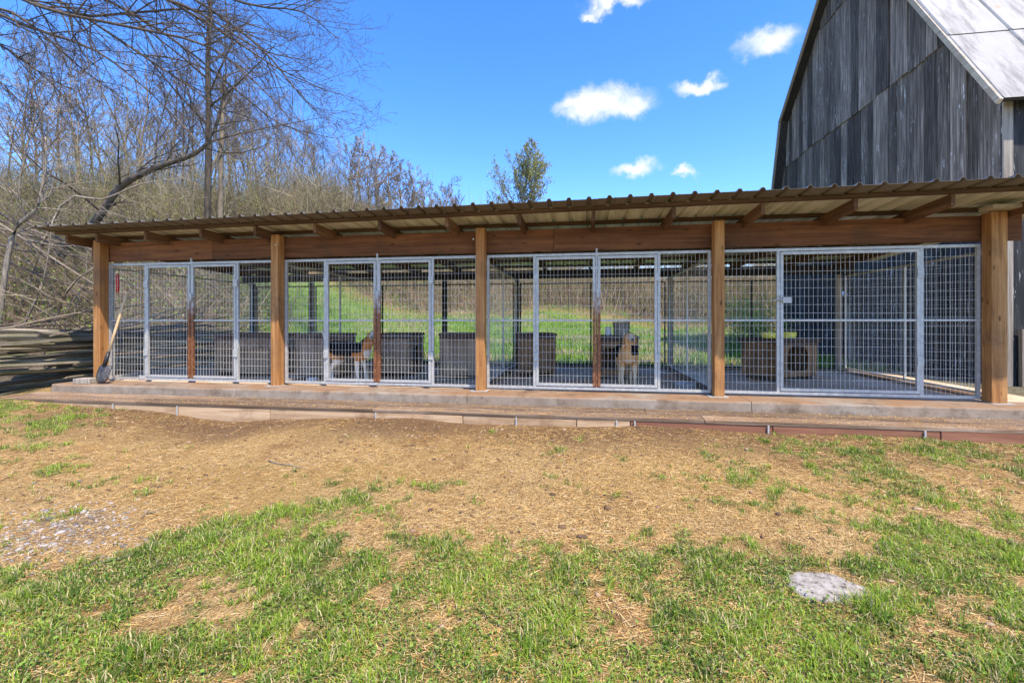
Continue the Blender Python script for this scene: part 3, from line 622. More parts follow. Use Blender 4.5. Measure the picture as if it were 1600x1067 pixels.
# ------------------------------------------------------------------ hounds
def capsule(mb, p0, p1, r0, r1, n=12, sx=1.0):
    p0, p1 = Vector(p0), Vector(p1); t = (p1-p0); L = t.length; t.normalize()
    pts, rad = [], []
    for k in range(5):
        a = math.pi/2*(k/4); pts.append(p0-t*r0*math.cos(a)); rad.append(max(.002, r0*math.sin(a)))
    for k in range(1, 6):
        a = math.pi/2*(k/5); pts.append(p1+t*r1*math.sin(a)); rad.append(max(.002, r1*math.cos(a)))
    pts[4] = p0; rad[4] = r0
    pts.insert(5, p1); rad.insert(5, r1)
    mb.tube(pts, rad, n)
def hound(label, loc, rot, head_turn, coat):
    mb = MB()
    C_ = lambda a, c, r0, r1: capsule(mb, a, c, r0, r1)
    C_((.20, 0, .455), (-.08, 0, .485), .125, .108); C_((-.08, 0, .49), (-.27, 0, .515), .105, .095); C_((.22, 0, .43), (.24, 0, .50), .11, .10)
    C_((.24, 0, .53), (.37, 0, .66), .092, .068)
    hm = Matrix.Rotation(head_turn, 3, 'Z'); hb = Vector((.37, 0, .68))
    H_ = lambda p: hb+hm @ Vector(p)
    C_(H_((0, 0, .005)), H_((.055, 0, .01)), .066, .058); C_(H_((.07, 0, -.012)), H_((.165, 0, -.03)), .042, .030)
    for s_ in (-1, 1):
        for a, c in (((-.005, .058, .02), (0, .080, -.06)), ((0, .080, -.06), (.012, .083, -.12))):
            C_(H_((a[0], a[1]*s_, a[2])), H_((c[0], c[1]*s_, c[2])), .021, .019)
        y = .078*s_; dx = .03*s_
        C_((.20, y*.9, .43), (.165, y, .31), .066, .042); C_((.165, y, .31), (.185+dx*.5, y, .15), .038, .024); C_((.185+dx*.5, y, .15), (.195+dx*.5, y, .035), .023, .022); C_((.195+dx*.5, y, .026), (.235+dx*.5, y, .022), .026, .021)
        C_((-.26, y*.85, .47), (-.19-dx, y*1.05, .31), .088, .052); C_((-.19-dx, y*1.05, .31), (-.335-dx*1.5, y, .175), .048, .027); C_((-.335-dx*1.5, y, .175), (-.315-dx*1.5, y, .035), .025, .022); C_((-.315-dx*1.5, y, .026), (-.275-dx*1.5, y, .022), .026, .021)
    C_((-.34, 0, .56), (-.44, 0, .64), .026, .020); C_((-.44, 0, .64), (-.485, 0, .76), .020, .010)
    tmp = mb.build('tmp', None); rm = tmp.modifiers.new('r', 'REMESH'); rm.mode = 'VOXEL'; rm.voxel_size = .0085
    sm = tmp.modifiers.new('s', 'SMOOTH'); sm.iterations = 5; sm.factor = .5
    dg = bpy.context.evaluated_depsgraph_get(); me = bpy.data.meshes.new_from_object(tmp.evaluated_get(dg)); bpy.data.objects.remove(tmp)
    n = len(me.vertices); co = np.zeros(n*3, np.float32); me.vertices.foreach_get('co', co); co = co.reshape(-1, 3); x, y, z = co.T
    tan = np.array(coat['tan']); black = np.array((.012, .011, .012)); white = np.array((.78, .72, .62))
    nz_ = .05*(fbm(x*14+9, (z+y)*14+5, 5)-.5)
    c = np.tile(tan, (n, 1))
    lowz = coat['saddle']+.07*sstep(.05, .13, x)+.06*sstep(-.14, -.24, x); sad = (z+nz_ > lowz) & (x+nz_ < coat['front']) & (x > -.42); c[sad] = black
    leg = (z+nz_ < coat['sock']); c[leg] = white*np.array(coat['legtint'])
    ch = (x+nz_ > .29) & (z < .60) & (z+nz_ < coat['bib']); c[ch] = white*np.array(coat['legtint'])
    if coat.get('neckblack'):
        nb = (x+nz_ > .12) & (z+nz_ > .44) & (z < .63) & (x < .40) & (y+nz_ > .015); c[nb] = black
        c[(x < .1) & (z > .38)] = black
    tl = (x < -.40) & (z > .55); c[tl] = white*.9
    hd = np.linalg.norm(co-np.array(hb), axis=1)
    inhead = (hd < .25) & (z > .585) & (x > .26); c[inhead] = tan*coat['head']
    loc_ = (co-np.array(hb)) @ np.array(hm)     # head-local
    muz = inhead & (loc_[:, 0] > .085); c[muz] = white*np.array((.75, .62, .48)) if not coat.get('darkmuz') else tan*.75
    bl = inhead & (np.abs(loc_[:, 1]) < .016) & (loc_[:, 0] > .02) & (loc_[:, 2] > 0); c[bl] = white*.85 if coat.get('blaze') else c[bl]
    ear = inhead & (np.abs(loc_[:, 1]) > .062); c[ear] = tan*coat['ear']
    a = me.attributes.new('tint', 'FLOAT_COLOR', 'POINT'); q = np.ones((n, 4), np.float32); q[:, :3] = c; a.data.foreach_set('color', q.ravel())
    me.materials.clear(); me.materials.append(MATS['dog_coat']); me.shade_smooth(); me.name = 'hound'
    root = thing('hound', label, 'dog', loc, rot); root.scale = (1.06, 1.1, 1.06); link('body', me, root)
    def ball(nm, p, r, mat):
        bm = bmesh.new(); bmesh.ops.create_uvsphere(bm, u_segments=12, v_segments=8, radius=r); m_ = bpy.data.meshes.new(nm); bm.to_mesh(m_); bm.free(); m_.materials.append(MATS[mat]); m_.shade_smooth(); o_ = link(nm, m_, root); o_.location = p; return o_
    for s_ in (-1, 1): ball('eye', H_((.098, .030*s_, .018)), .0105, 'dog_eye')
    o_ = ball('nose', H_((.192, 0, -.022)), .019, 'black_plastic'); o_.scale = (.8, 1, .8)
    mo = MB(); mo.tube([H_((.178, -.022, -.056)), H_((.197, 0, -.050)), H_((.178, .022, -.056))], .005, 5); mo.build('mouth', 'black_plastic', root)
    return root
hound('black, tan and white hound standing side-on behind the rusty gate', (-2.21, .47, .001), R(-6), R(-62),
      dict(tan=(.50, .20, .055), saddle=.375, front=.26, sock=.32, bib=.47, legtint=(1, .97, .92), head=.75, ear=.6, blaze=True))
hound('tan hound with a black neck standing head-on facing out through the wire', (2.0, .60, .001), R(-90), R(4),
      dict(tan=(.62, .37, .16), saddle=.50, front=.12, sock=.30, bib=.40, legtint=(.86, .70, .50), head=1.0, ear=.45, neckblack=True, darkmuz=False))

# ------------------------------------------------------------------ barn
GXW = 7.80
prof = [(1.72, 4.28), (3.75, 7.34), (6.7, 9.9), (9.55, 7.31), (10.45, 4.2)]
def rake(y): return float(np.interp(y, [p[0] for p in prof], [p[1] for p in prof]))-.10
barn = thing('barn', 'weathered black board barn with a pale gambrel metal roof beside the kennels', 'barn', (GXW, 1.95, 0))
def bpart(mb, name, mat, parent=barn, **k):
    mb.v = [(x-GXW, y-1.95, z) for x, y, z in mb.v]; return mb.build(name, mat, parent, **k)
w = MB(); y0, y1 = 2.0, 10.3
pts = [(y0, -.3), (y1, -.3)]+[(y, rake(y)) for y in (y1, 9.55, 6.7, 3.75, y0)]
n_ = len(pts); w.poly([(GXW+.05, *p) for p in pts]+[(GXW+.25, *p) for p in pts], [tuple(range(n_)), tuple(range(2*n_-1, n_-1, -1))]+[(i, (i+1) % n_, n_+(i+1) % n_, n_+i) for i in range(n_)])
bpart(w, 'gable_wall', 'dark_wood')
w = MB(); w.box((GXW+.06, 2.02, -.3), (20, 2.2, 4.4)); bpart(w, 'front_wall', 'dark_wood')
def board_x(ya, yb, za, zf, off):                 # gable boards, clipped under the rake
    d0 = GXW+.048-off-.024; d1 = GXW+.048-off
    ya += random.choice([.004, .006, .008, .013]); yb -= .005
    br = [y for y in (3.75, 6.7, 9.55) if ya < y < yb]; top = [ya]+br+[yb]
    p = [(ya, za), (yb, za)]+[(y, min(zf, rake(y))) for y in top[::-1]]
    if min(q[1] for q in p[2:]) < za+.05: return None
    m = len(p); mb = MB(); mb.poly([(d0, *q) for q in p]+[(d1, *q) for q in p], [tuple(range(m)), tuple(range(2*m-1, m-1, -1))]+[(i, (i+1) % m, m+(i+1) % m, m+i) for i in range(m)])
    return mb
for za, zf, off, ya, yb, bm_ in ((-.25, 2.62, .0, 1.97, 10.32, 'barn_front_gable_shade'), (2.60, 6.02, .0, 1.97, 10.32, 'barn_board'), (5.93, 8.98, .026, 2.4, 10.3, 'barn_board'), (8.90, 10.2, .052, 4.5, 8.6, 'barn_board')):  # lower gable boards near-black: the wall's shade is put into their colour
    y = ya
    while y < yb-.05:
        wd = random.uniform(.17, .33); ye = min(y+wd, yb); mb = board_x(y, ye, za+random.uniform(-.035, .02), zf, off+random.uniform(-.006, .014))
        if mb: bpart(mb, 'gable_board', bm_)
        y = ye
x = GXW-.03
while x < 13.0:
    wd = random.uniform(.17, .32); mb = MB(); q = random.uniform(0, .008); mb.box((x+.002, 1.99-q, -.2+random.uniform(-.05, .05)), (x+wd-.002, 2.015-q, 4.33)); bpart(mb, 'front_board', 'barn_front_gable_shade'); x += wd
mb = MB(); mb.box((GXW-.028, 1.955, -.1), (GXW+.10, 1.985, 4.32)); bpart(mb, 'corner_board', 'grey_plank')
mb = MB(); mb.box((GXW+.16, 1.88, -.05), (GXW+.44, 1.945, .82)); bpart(mb, 'base_plank', 'grey_plank')
mb = MB(); mb.box((GXW+.45, 1.89, -.02), (GXW+1.8, 1.94, .22)); bpart(mb, 'base_plank', 'grey_plank')
# roof sheets on each slope, laid in courses
RXE = 7.55
def roof_slope(p, q, courses, xa=RXE, xb=20, wx=.92, name='roof_sheet'):
    p, q = Vector((0, *p)), Vector((0, *q)); L = (q-p).length; u = (q-p)/L; nrm = Vector((0, -u.z, u.y)) if u.y*1 > 0 else Vector((0, -u.z, u.y))
    if nrm.z < 0: nrm = -nrm
    for ci, (a, c) in enumerate(courses):
        x = xa; k = 0
        while x < xb-.05:
            xe = min(x+wx, xb); mb = MB(); h0 = .006+ci*.014+(k % 2)*.004; pts = []
            for t_ in (a, c+.0):
                for xx, hh in ((x+.002, 0), (x+.025, .018), (x+.05, 0), (xe-.002, 0)):
                    pts.append(p+u*t_+Vector((xx, 0, 0))+nrm*(h0+hh))
            lo = [r_-nrm*.006 for r_ in pts]; allp = pts+lo
            f = [(i, i+1, 5+i, 4+i) for i in range(3)]+[(8+i, 12+i, 13+i, 9+i) for i in range(3)]+[(0, 4, 12, 8), (3, 11, 15, 7)]+[(i, 8+i, 9+i, i+1) for i in range(3)]+[(4+i, 5+i, 13+i, 12+i) for i in range(3)]
            mb.poly(allp, f); bpart(mb, name, 'barn_roof'); x = xe; k += 1
    mb = MB(); pts = []
    for dn in (-.06, .0):
        for xx in (xa+.03, xb):
            for t_ in (.01, L-.01): pts.append(p+u*t_+Vector((xx, 0, 0))+nrm*(dn-.001))
    mb.poly(pts, [(0, 1, 3, 2), (4, 6, 7, 5), (0, 2, 6, 4), (1, 5, 7, 3), (0, 4, 5, 1), (2, 3, 7, 6)]); bpart(mb, 'roof_deck', 'dark_wood')
    mb = MB(); pts = []
    for dn in (-.075, .012):
        for xx in (xa-.03, xa+.022):
            for t_ in (-.03, L+.0): pts.append(p+u*t_+Vector((xx, 0, 0))+nrm*dn)
    mb.poly(pts, [(0, 1, 3, 2), (4, 6, 7, 5), (0, 2, 6, 4), (1, 5, 7, 3), (0, 4, 5, 1), (2, 3, 7, 6)]); return mb
L1 = math.dist(prof[0], prof[1])
bpart(roof_slope(prof[0], prof[1], [(0, 1.95), (1.88, L1)]), 'rake_board', 'trim_wood', bevel=.004)
bpart(roof_slope(prof[1], prof[2], [(0, 2.0), (1.93, 3.9)]), 'rake_board', 'trim_wood', bevel=.004)
bpart(roof_slope(prof[3], prof[2], [(0, 2.0), (1.93, 3.85)], wx=4.), 'rake_board', 'grey_plank', bevel=.004)
bpart(roof_slope(prof[4], prof[3], [(0, 3.2)], wx=4.), 'rake_board', 'grey_plank', bevel=.004)
# yard lamp on the barn wall
t = thing('wall_lamp', 'small white bulb lamp on the dark barn wall behind the side panel', 'lamp', (7.74, 6.1, 1.62))
MB().tube([(.03, 0, .12), (-.06, 0, .14), (-.10, 0, .10), (-.10, 0, .05)], .012, 8).build('bracket', 'dark_steel', t)
o = lathe([(.02, .05), (.035, .03), (.10, -.02), (.105, -.035), (.06, -.03), (.045, -.06), (0, -.08)], 18).build('shade', 'lamp_glass', t, True); o.location = (-.10, 0, 0)
# timber leaning at the barn corner by the side panel
for x, y, lb in ((7.35, 5.4, 'old upright board leaning on the barn wall behind the corner of the kennels'),):
    o = MB().box((-.09, -.02, 0), (.09, .02, 1.35)).build('leaning_board', 'grey_plank', None, bevel=.004); o.location = (x+.1, y, gh(x, y)); o.rotation_euler = (0, R(8), R(80)); tag(o, lb, 'board')

# ------------------------------------------------------------------ trees
def branch_path(p, d, L, n, wob, droop):
    pts = [p.copy()]; d = d.normalized()
    for k in range(n):
        d = (d+Vector((random.gauss(0, wob), random.gauss(0, wob), random.gauss(0, wob)+droop))).normalized(); pts.append(pts[-1]+d*(L/n))
    return pts
MINR = .011
def perp(d):
    v = Vector((random.gauss(0, 1), random.gauss(0, 1), random.gauss(0, 1))); v -= d*v.dot(d); return v.normalized()
def grow(mb, pts, r0, r1, level, maxl, spec, sides=5):
    n = len(pts); rad = [r0+(r1-r0)*i/(n-1) for i in range(n)]
    mb.tube(pts, rad, sides, False)
    if level >= maxl: return
    cnt, lf, ang, start, wob, droop = spec[level]
    L = sum((pts[i+1]-pts[i]).length for i in range(n-1))
    for k in range(cnt):
        t_ = start+(1-start)*(k+random.random())/cnt; s_ = t_*(n-1); i = min(int(s_), n-2); u = s_-i
        p = pts[i].lerp(pts[i+1], u); d = (pts[i+1]-pts[i]).normalized(); a = R(ang+random.uniform(-14, 14))
        nd = d*math.cos(a)+perp(d)*math.sin(a)
        l2 = L*lf*(1.12-.65*t_)*random.uniform(.7, 1.25); rr = max((r0+(r1-r0)*t_)*.55, MINR)
        nn_ = 4 if level == 0 else (3 if level == 1 else 2)
        grow(mb, branch_path(p, nd, l2, nn_, wob, droop), rr, max(rr*.35, MINR*.55), level+1, maxl, spec, 4 if level == 0 else 3)
def tree_mesh(seed, H, r, spec, maxl=3, lean=.03):
    random.seed(seed); tr, cr = MB(), MB()
    pts = branch_path(Vector((0, 0, -.3)), Vector((random.uniform(-lean, lean), random.uniform(-lean, lean), 1)), H, 8, .075, .03)
    rad = [.8*r*(1-.86*i/8)*(1.25 if i == 0 else 1) for i in range(9)]; tr.tube(pts, rad, 7)
    cnt, lf, ang, start, wob, droop = spec[0]
    for k in range(cnt):
        t_ = start+(1-start)*(k+random.random())/cnt; s_ = t_*8; i = min(int(s_), 7); u = s_-i
        p = pts[i].lerp(pts[i+1], u); d = (pts[i+1]-pts[i]).normalized(); a = R(ang+random.uniform(-12, 12)); nd = d*math.cos(a)+perp(d)*math.sin(a)
        rr = max(r*(1-.86*t_)*.5, .008)
        grow(cr, branch_path(p, nd, H*lf*(1.1-.6*t_)*random.uniform(.75, 1.2), 4, wob, droop), rr, max(rr*.3, .003), 1, maxl, spec, 4)
    return tr, cr
UP = [(20, .34, 38, .25, .10, .05), (8, .42, 42, .2, .12, .04), (6, .42, 45, .15, .12, .02)]
WIDE = [(18, .46, 52, .2, .12, .03), (8, .45, 45, .2, .14, .02), (6, .42, 48, .15, .14, .0)]
THIN = [(16, .24, 35, .35, .10, .06), (6, .45, 40, .2, .12, .04), (5, .45, 45, .15, .12, .02)]
protos = []
for k, (sd__, H, r, sp, bk) in enumerate(((1, 9.5, .12, UP, 'bark_brown'), (2, 10.5, .13, UP, 'bark_brown'), (3, 8.5, .14, WIDE, 'bark_brown'), (4, 11, .10, THIN, 'bark_dark'), (5, 9, .11, WIDE, 'bark_pale'), (6, 10, .09, THIN, 'bark_brown'))):
    tr, cr = tree_mesh(sd__, H, r, sp); protos.append((tr.mesh('trunk', bk, True), cr.mesh('crown', bk, True), H))
MINR = .017
for sd__, sp, bk in ((11, UP, 'bark_brown'), (12, THIN, 'bark_pale'), (13, WIDE, 'bark_brown'), (14, UP, 'bark_pale')):
    tr, cr = tree_mesh(sd__, 5.5, .10, sp); protos.append((tr.mesh('trunk', bk, True), cr.mesh('crown', bk, True), 5.5))
random.seed(99)
def put_tree(k, x, y, s_, label, group, z=None):
    t = thing('bare_tree', label, 'tree', (x, y, gh(x, y) if z is None else z), random.uniform(0, 6.28), group); t.scale = (s_, s_, s_)
    link('trunk', protos[k][0], t); link('crown', protos[k][1], t); return t
gw = 'bare spring trees on the wooded hillside'
for i, (xpx, Y, k, H) in enumerate(((20, 13, 4, 8), (55, 17, 0, 10), (75, 11, 3, 9), (95, 24, 1, 11), (118, 14, 5, 8.5), (150, 19, 3, 11), (172, 28, 2, 10), (190, 15, 5, 9), (212, 22, 0, 11), (236, 17, 3, 10), (246, 31, 1, 11), (268, 24, 5, 11), (284, 18, 3, 10),
        (305, 27, 1, 11), (318, 20, 2, 9), (352, 23, 0, 10.5), (372, 30, 3, 11.5), (388, 21, 5, 8.5), (402, 33, 1, 11), (418, 26, 4, 9), (436, 30, 5, 9), (452, 24, 0, 7), (468, 34, 3, 9), (480, 28, 5, 7.5), (497, 32, 1, 8), (513, 37, 3, 8.5), (527, 30, 5, 6.5), (40, 21, 1, 11), (130, 23, 0, 11), (160, 32, 3, 12), (200, 27, 1, 12), (224, 34, 2, 11), (258, 20, 0, 9), (294, 33, 3, 12), (335, 30, 1, 11), (362, 26, 5, 9), (395, 25, 2, 8), (427, 36, 0, 10), (445, 38, 3, 10), (490, 37, 0, 9), (8, 26, 3, 12), (85, 31, 5, 12))):
    p = at(xpx, 300, Y); put_tree(k, p.x, p.y, H/protos[k][2], 'slender leafless tree among the bare wood on the left hillside', gw)
ORD = 'first second third fourth fifth sixth seventh eighth ninth tenth eleventh twelfth last'.split()
ge = 'bare trees along the hill crest above the middle of the roof'
for i, (xpx, Y, k, ytop, lb) in enumerate(((548, 31, 0, 235, ''), (565, 33, 1, 207, ''), (578, 30, 5, 225, ''), (594, 34, 3, 232, ''), (606, 32, 0, 240, ''), (622, 35, 5, 252, ''), (634, 33, 3, 256, ''), (648, 34, 1, 262, ''), (662, 36, 2, 283, ''), (675, 35, 0, 282, ''), (688, 37, 5, 286, ''), (702, 36, 2, 300, ''), (714, 38, 0, 310, ''))):
    k = 6+i % 4; p = at(xpx, ytop, Y); z = gh(p.x, p.y); H = max(2.5, p.z-z); put_tree(k, p.x, p.y, H/protos[k][2], ORD[i]+' leafless tree from the left in the row on the hill crest above the roof', ge)
# lone tree in young leaf above the roof
random.seed(41)
LONE = [(34, .58, 37, .34, .05, .10), (8, .40, 30, .25, .08, .05), (5, .42, 38, .15, .10, .02)]
p = at(814, 219, 34); zb = gh(p.x, p.y); HH = p.z-zb
tr, cr = tree_mesh(17, HH*.76, .17, LONE, 3, .01)
lt = thing('leafing_tree', 'lone upright tree in young green leaf above the middle of the roof', 'tree', (p.x, p.y, zb))
tr.build('trunk', 'bark_brown', lt, True); cr.build('crown', 'bark_brown', lt, True)
def leaves_on(mb, count, size, col, seed, parent, name='foliage', lo=0.):
    r_ = np.random.default_rng(seed); V = np.array(mb.v); V = V[V[:, 2] > lo]; c = V[r_.integers(0, len(V), count)]+r_.normal(0, size*1.2, (count, 3))
    a = r_.normal(0, 1, (count, 3)); a /= np.linalg.norm(a, axis=1)[:, None]; b_ = np.cross(a, r_.normal(0, 1, (count, 3))); b_ /= np.linalg.norm(b_, axis=1)[:, None]
    s_ = size*r_.uniform(.6, 1.3, (count, 1)); v = np.stack([c-a*s_, c+b_*s_*.55, c+a*s_, c-b_*s_*.55], 1).reshape(-1, 3)
    f = np.arange(count*4).reshape(-1, 4); t_ = np.repeat(np.array(col)*r_.uniform(.6, 1.4, (count, 1)), 4, 0)
    o = link(name, npmesh(name, v, f, 'leaf', t_), parent); return tag(o, kind='stuff')
leaves_on(cr, 6500, .085, (.30, .31, .11), 3, lt, lo=HH*.12)

MINR = .0042
# the near left trees: drooping crown overhead, tall dark trunk, leaning trunk
def px_path(pts, Y): return [at(x, y, Y+(k*.0)) for k, (x, y) in enumerate(pts)]
def smooth_path(pts, m=4):
    out = []
    for i in range(len(pts)-1):
        p0, p1, p2, p3 = pts[max(i-1, 0)], pts[i], pts[i+1], pts[min(i+2, len(pts)-1)]
        for k in range(m):
            t_ = k/m; out.append(.5*((2*p1)+(p2-p0)*t_+(2*p0-5*p1+4*p2-p3)*t_*t_+(3*p1-p0-3*p2+p3)*t_**3))
    return out+[pts[-1]]
random.seed(5)
base = at(-150, 430, 5.2); base.z = gh(base.x, base.y)-.2
dt = thing('drooping_tree', 'large bare tree whose long dark branches droop in from the upper left', 'tree', base)
hub = at(-60, -150, 5.2)
loc_ = lambda pts: [q-base for q in pts]
tk = MB(); tk.tube(loc_(smooth_path([base, at(-130, 250, 5.2), at(-110, 40, 5.2), hub, at(-40, -330, 5.4)])), [.26-.012*i for i in range(17)], 9); tk.build('trunk', 'bark_dark', dt, True)
DR = [(22, .22, 34, .12, .13, -.02), (7, .42, 40, .15, .15, .0), (4, .45, 45, .15, .15, .01)]
cw = MB()
limbs = [((-60, -150), (180, -70), (380, 5), (470, 18), (528, 62)), ((-60, -150), (150, -60), (330, 40), (430, 105), (512, 142)), ((-80, -80), (120, -20), (260, 55), (380, 150), (440, 195), (520, 216)),
         ((-80, -100), (90, 0), (235, 95), (330, 160), (400, 225)), ((-100, -20), (40, 40), (150, 80), (240, 150), (300, 215)), ((-90, -60), (60, 10), (190, 40), (330, 75), (430, 160), (462, 200)),
         ((-100, 20), (0, 70), (80, 130), (140, 200)), ((-70, -140), (210, -60), (420, -30), (500, 5)), ((-100, 0), (20, 20), (130, 110), (215, 170)), ((-60, -150), (230, -40), (390, 60), (470, 150), (505, 185)),
         ((-90, -50), (100, 20), (210, 20), (300, 15), (380, 35), (450, 60)), ((-110, 60), (-20, 110), (60, 190)), ((-70, -110), (120, -40), (290, 10), (400, 75), (480, 95))]
for k, l in enumerate(limbs):
    Y = 5.2+random.uniform(-1.1, 1.6); pts = [at(x, y, 5.2+(Y-5.2)*min(1, i/2)) for i, (x, y) in enumerate(l)]
    grow(cw, loc_(smooth_path(pts, 3)), .055, .007, 0, 3, DR, 6)
cw.build('crown', 'bark_dark', dt, True)
random.seed(8)
def hero(name, label, pxs, Y, r0, r1, spec, bark, maxl=3):
    pts = [at(x, y, Y) for x, y in pxs]; b_ = pts[0].copy(); b_.z = min(gh(b_.x, b_.y)-.15, pts[0].z); pts[0] = b_
    t = thing(name, label, 'tree', b_); pth = [q-b_ for q in smooth_path(pts, 3)]; n = len(pth)
    a = MB(); a.tube(pth, [r0+(r1-r0)*i/(n-1) for i in range(n)], 8); a.build('trunk', bark, t, True)
    c = MB(); cnt, lf, ang, start, wob, droop = spec[0]; L = sum((pth[i+1]-pth[i]).length for i in range(n-1))
    for k in range(cnt):
        t_ = start+(1-start)*(k+random.random())/cnt; s_ = t_*(n-1); i = min(int(s_), n-2); q = pth[i].lerp(pth[i+1], s_-i); d = (pth[i+1]-pth[i]).normalized()
        aa = R(ang+random.uniform(-15, 15)); nd = d*math.cos(aa)+perp(d)*math.sin(aa); rr = max((r0+(r1-r0)*t_)*.42, .008)
        grow(c, branch_path(q, nd, L*lf*(1.1-.6*t_)*random.uniform(.7, 1.25), 4, wob, droop), rr, max(rr*.3, .003), 1, maxl, spec, 4)
    c.build('crown', bark, t, True); return t
HS = [(26, .26, 55, .22, .12, .03), (8, .42, 45, .15, .14, .02), (5, .42, 45, .15, .14, .0)]
hero('straight_tree', 'tall straight dark trunk rising out of the top of the picture behind the left bay', [(323, 318), (326, 200), (325, 90), (329, -20), (327, -190)], 9.0, .12, .05, HS, 'bark_dark')
hero('straight_tree', 'shorter grey-brown trunk just right of the tall straight dark trunk', [(343, 322), (346, 230), (350, 140), (352, 118)], 9.6, .10, .06, [(9, .3, 45, .3, .12, .03), (6, .42, 45, .15, .14, .02), (4, .42, 45, .15, .14, 0)], 'bark_brown')
LN = [(16, .26, 55, .25, .16, .04), (7, .42, 45, .15, .16, .02), (4, .45, 45, .15, .15, 0)]
hero('leaning_tree', 'dark crooked trunk leaning right over the left end of the roof', [(40, 470), (105, 385), (150, 345), (188, 292), (245, 262), (305, 240), (335, 205), (352, 130)], 6.2, .15, .03, LN, 'bark_dark')
hero('leaning_tree', 'pale crooked trunk curving up at the left edge before the brush heap', [(-6, 420), (18, 372), (55, 330), (68, 285), (72, 215)], 3.4, .065, .03, LN, 'bark_pale')
hero('leaning_tree', 'pale crooked limb running right across the brush above the left roof corner', [(25, 350), (95, 322), (160, 312), (220, 288), (278, 280)], 4.6, .04, .012, [(9, .3, 50, .3, .16, .03), (5, .45, 45, .15, .16, .02), (3, .45, 45, .15, .15, 0)], 'bark_pale', 2)
for q, (l, Y) in enumerate((([(10, 505), (55, 470), (72, 420), (82, 345)], 2.9), ([(60, 500), (105, 455), (150, 418)], 2.6), ([(85, 498), (120, 462), (175, 405), (240, 380)], 4.4))):
    hero('sapling', ['curved brown sapling rising from behind the log pile at the far left', 'thin sapling slanting right from the log pile to the corner post', 'pale sapling slanting up behind the corner post'][q], l, Y, .028, .012, [(8, .35, 45, .3, .14, .04), (4, .45, 45, .2, .14, .02), (3, .4, 45, .2, .1, 0)], 'bark_brown' if q < 2 else 'bark_pale', 2)

# fallen poles heaped on the slope behind the log pile
random.seed(12)
for k in range(18):
    xa, ya = random.uniform(-60, 60), random.uniform(325, 410); xb, yb = xa+random.uniform(80, 210), ya+random.uniform(15, 120); Y = random.uniform(3.2, 4.8)
    a, c = at(xa, ya, Y+.8), at(xb, yb, Y); m_ = (a+c)/2
    pts = [a-m_, (a-m_)*.4+Vector((0, random.uniform(-.1, .1), random.uniform(-.12, .1))), (c-m_)*.5+Vector((0, 0, random.uniform(-.08, .08))), c-m_]
    o = MB().tube(smooth_path(pts, 3), [.038-.0026*i for i in range(10)], 6).build('fallen_branch', random.choice(['bark_brown', 'bark_dark', 'bark_dark']), None, True); o.location = m_
    tag(o, 'fallen branch in the heap sloping down behind the log pile', 'branch', 'fallen branches heaped behind the log pile')

# split rails stacked along the left end
random.seed(31)
lay = 0
for row in range(11):
    for k in range(4):
        L = random.uniform(2.6, 5.0); r_ = random.uniform(.026, .052); z = .03+row*.083+random.uniform(-.015, .015); xo = -7.62+k*.20+random.uniform(-.05, .05)+.01*row
        yc = random.uniform(.2, 1.3)+.4; mb = MB(); m_ = 7; pts = []; rad = []
        bow = random.uniform(-.07, .07); bz = random.uniform(-.03, .03)
        for i in range(m_+1):
            t_ = i/m_; pts.append((xo*0+bow*math.sin(t_*math.pi)+random.uniform(-.008, .008), (t_-.5)*L, bz*math.sin(t_*math.pi*1.3)+random.uniform(-.008, .008))); rad.append(r_*random.uniform(.82, 1.12)*(.8 if i in (0, m_) else 1))
        ns = 7; mb.tube(pts, rad, ns); sh_ = [random.uniform(.55, 1.25) for _ in range(ns)]; mb.v = [(pts[j//ns][0]+(a-pts[j//ns][0])*sh_[j % ns]*1.1, b_+random.uniform(-.05, .05)*(j//ns in (0, m_)), pts[j//ns][2]+(c-pts[j//ns][2])*sh_[j % ns]*.85) for j, (a, b_, c) in enumerate(mb.v)]
        o = mb.build('split_rail', 'rail_wood', None); g0 = gh(-7.4, -.5); o.location = (xo+.10*(row % 2), yc, g0+z); o.rotation_euler = (R(random.uniform(-5, 5)), R(random.uniform(-60, 60)), R(-8+random.uniform(-11, 11)))
        if row > 7 and k in (1,): o.location.z += .02
        tag(o, 'weathered grey split rail in the stack at the left end of the kennels', 'rail', 'split rails stacked at the left end')

random.seed(44)
for k in range(22):
    L = random.uniform(1.2, 2.8); pts = branch_path(Vector((0, -L/2, 0)), Vector((random.uniform(-.25, .25), 1, random.uniform(-.12, .12))), L, 7, .09, 0)
    r_ = random.uniform(.010, .022); mb = MB().tube(pts, [r_*(1-.08*i) for i in range(8)], 5)
    for j in (2, 4, 5): mb.tube(branch_path(pts[j], Vector((random.uniform(-1, 1), .8, random.uniform(-.2, .9))), L*.25, 3, .15, 0), [r_*.5, r_*.4, r_*.3, r_*.2], 4)
    o = mb.build('loose_stick', random.choice(['bark_pale', 'bark_brown', 'bark_dark']), None, True); o.location = (random.uniform(-7.75, -6.75), random.uniform(-.6, 2.2), gh(-7.4, -.5)+random.uniform(.80, 1.02))
    tag(o, 'thin crooked stick lying on top of the stacked split rails', 'stick', 'loose sticks on the rail stack')

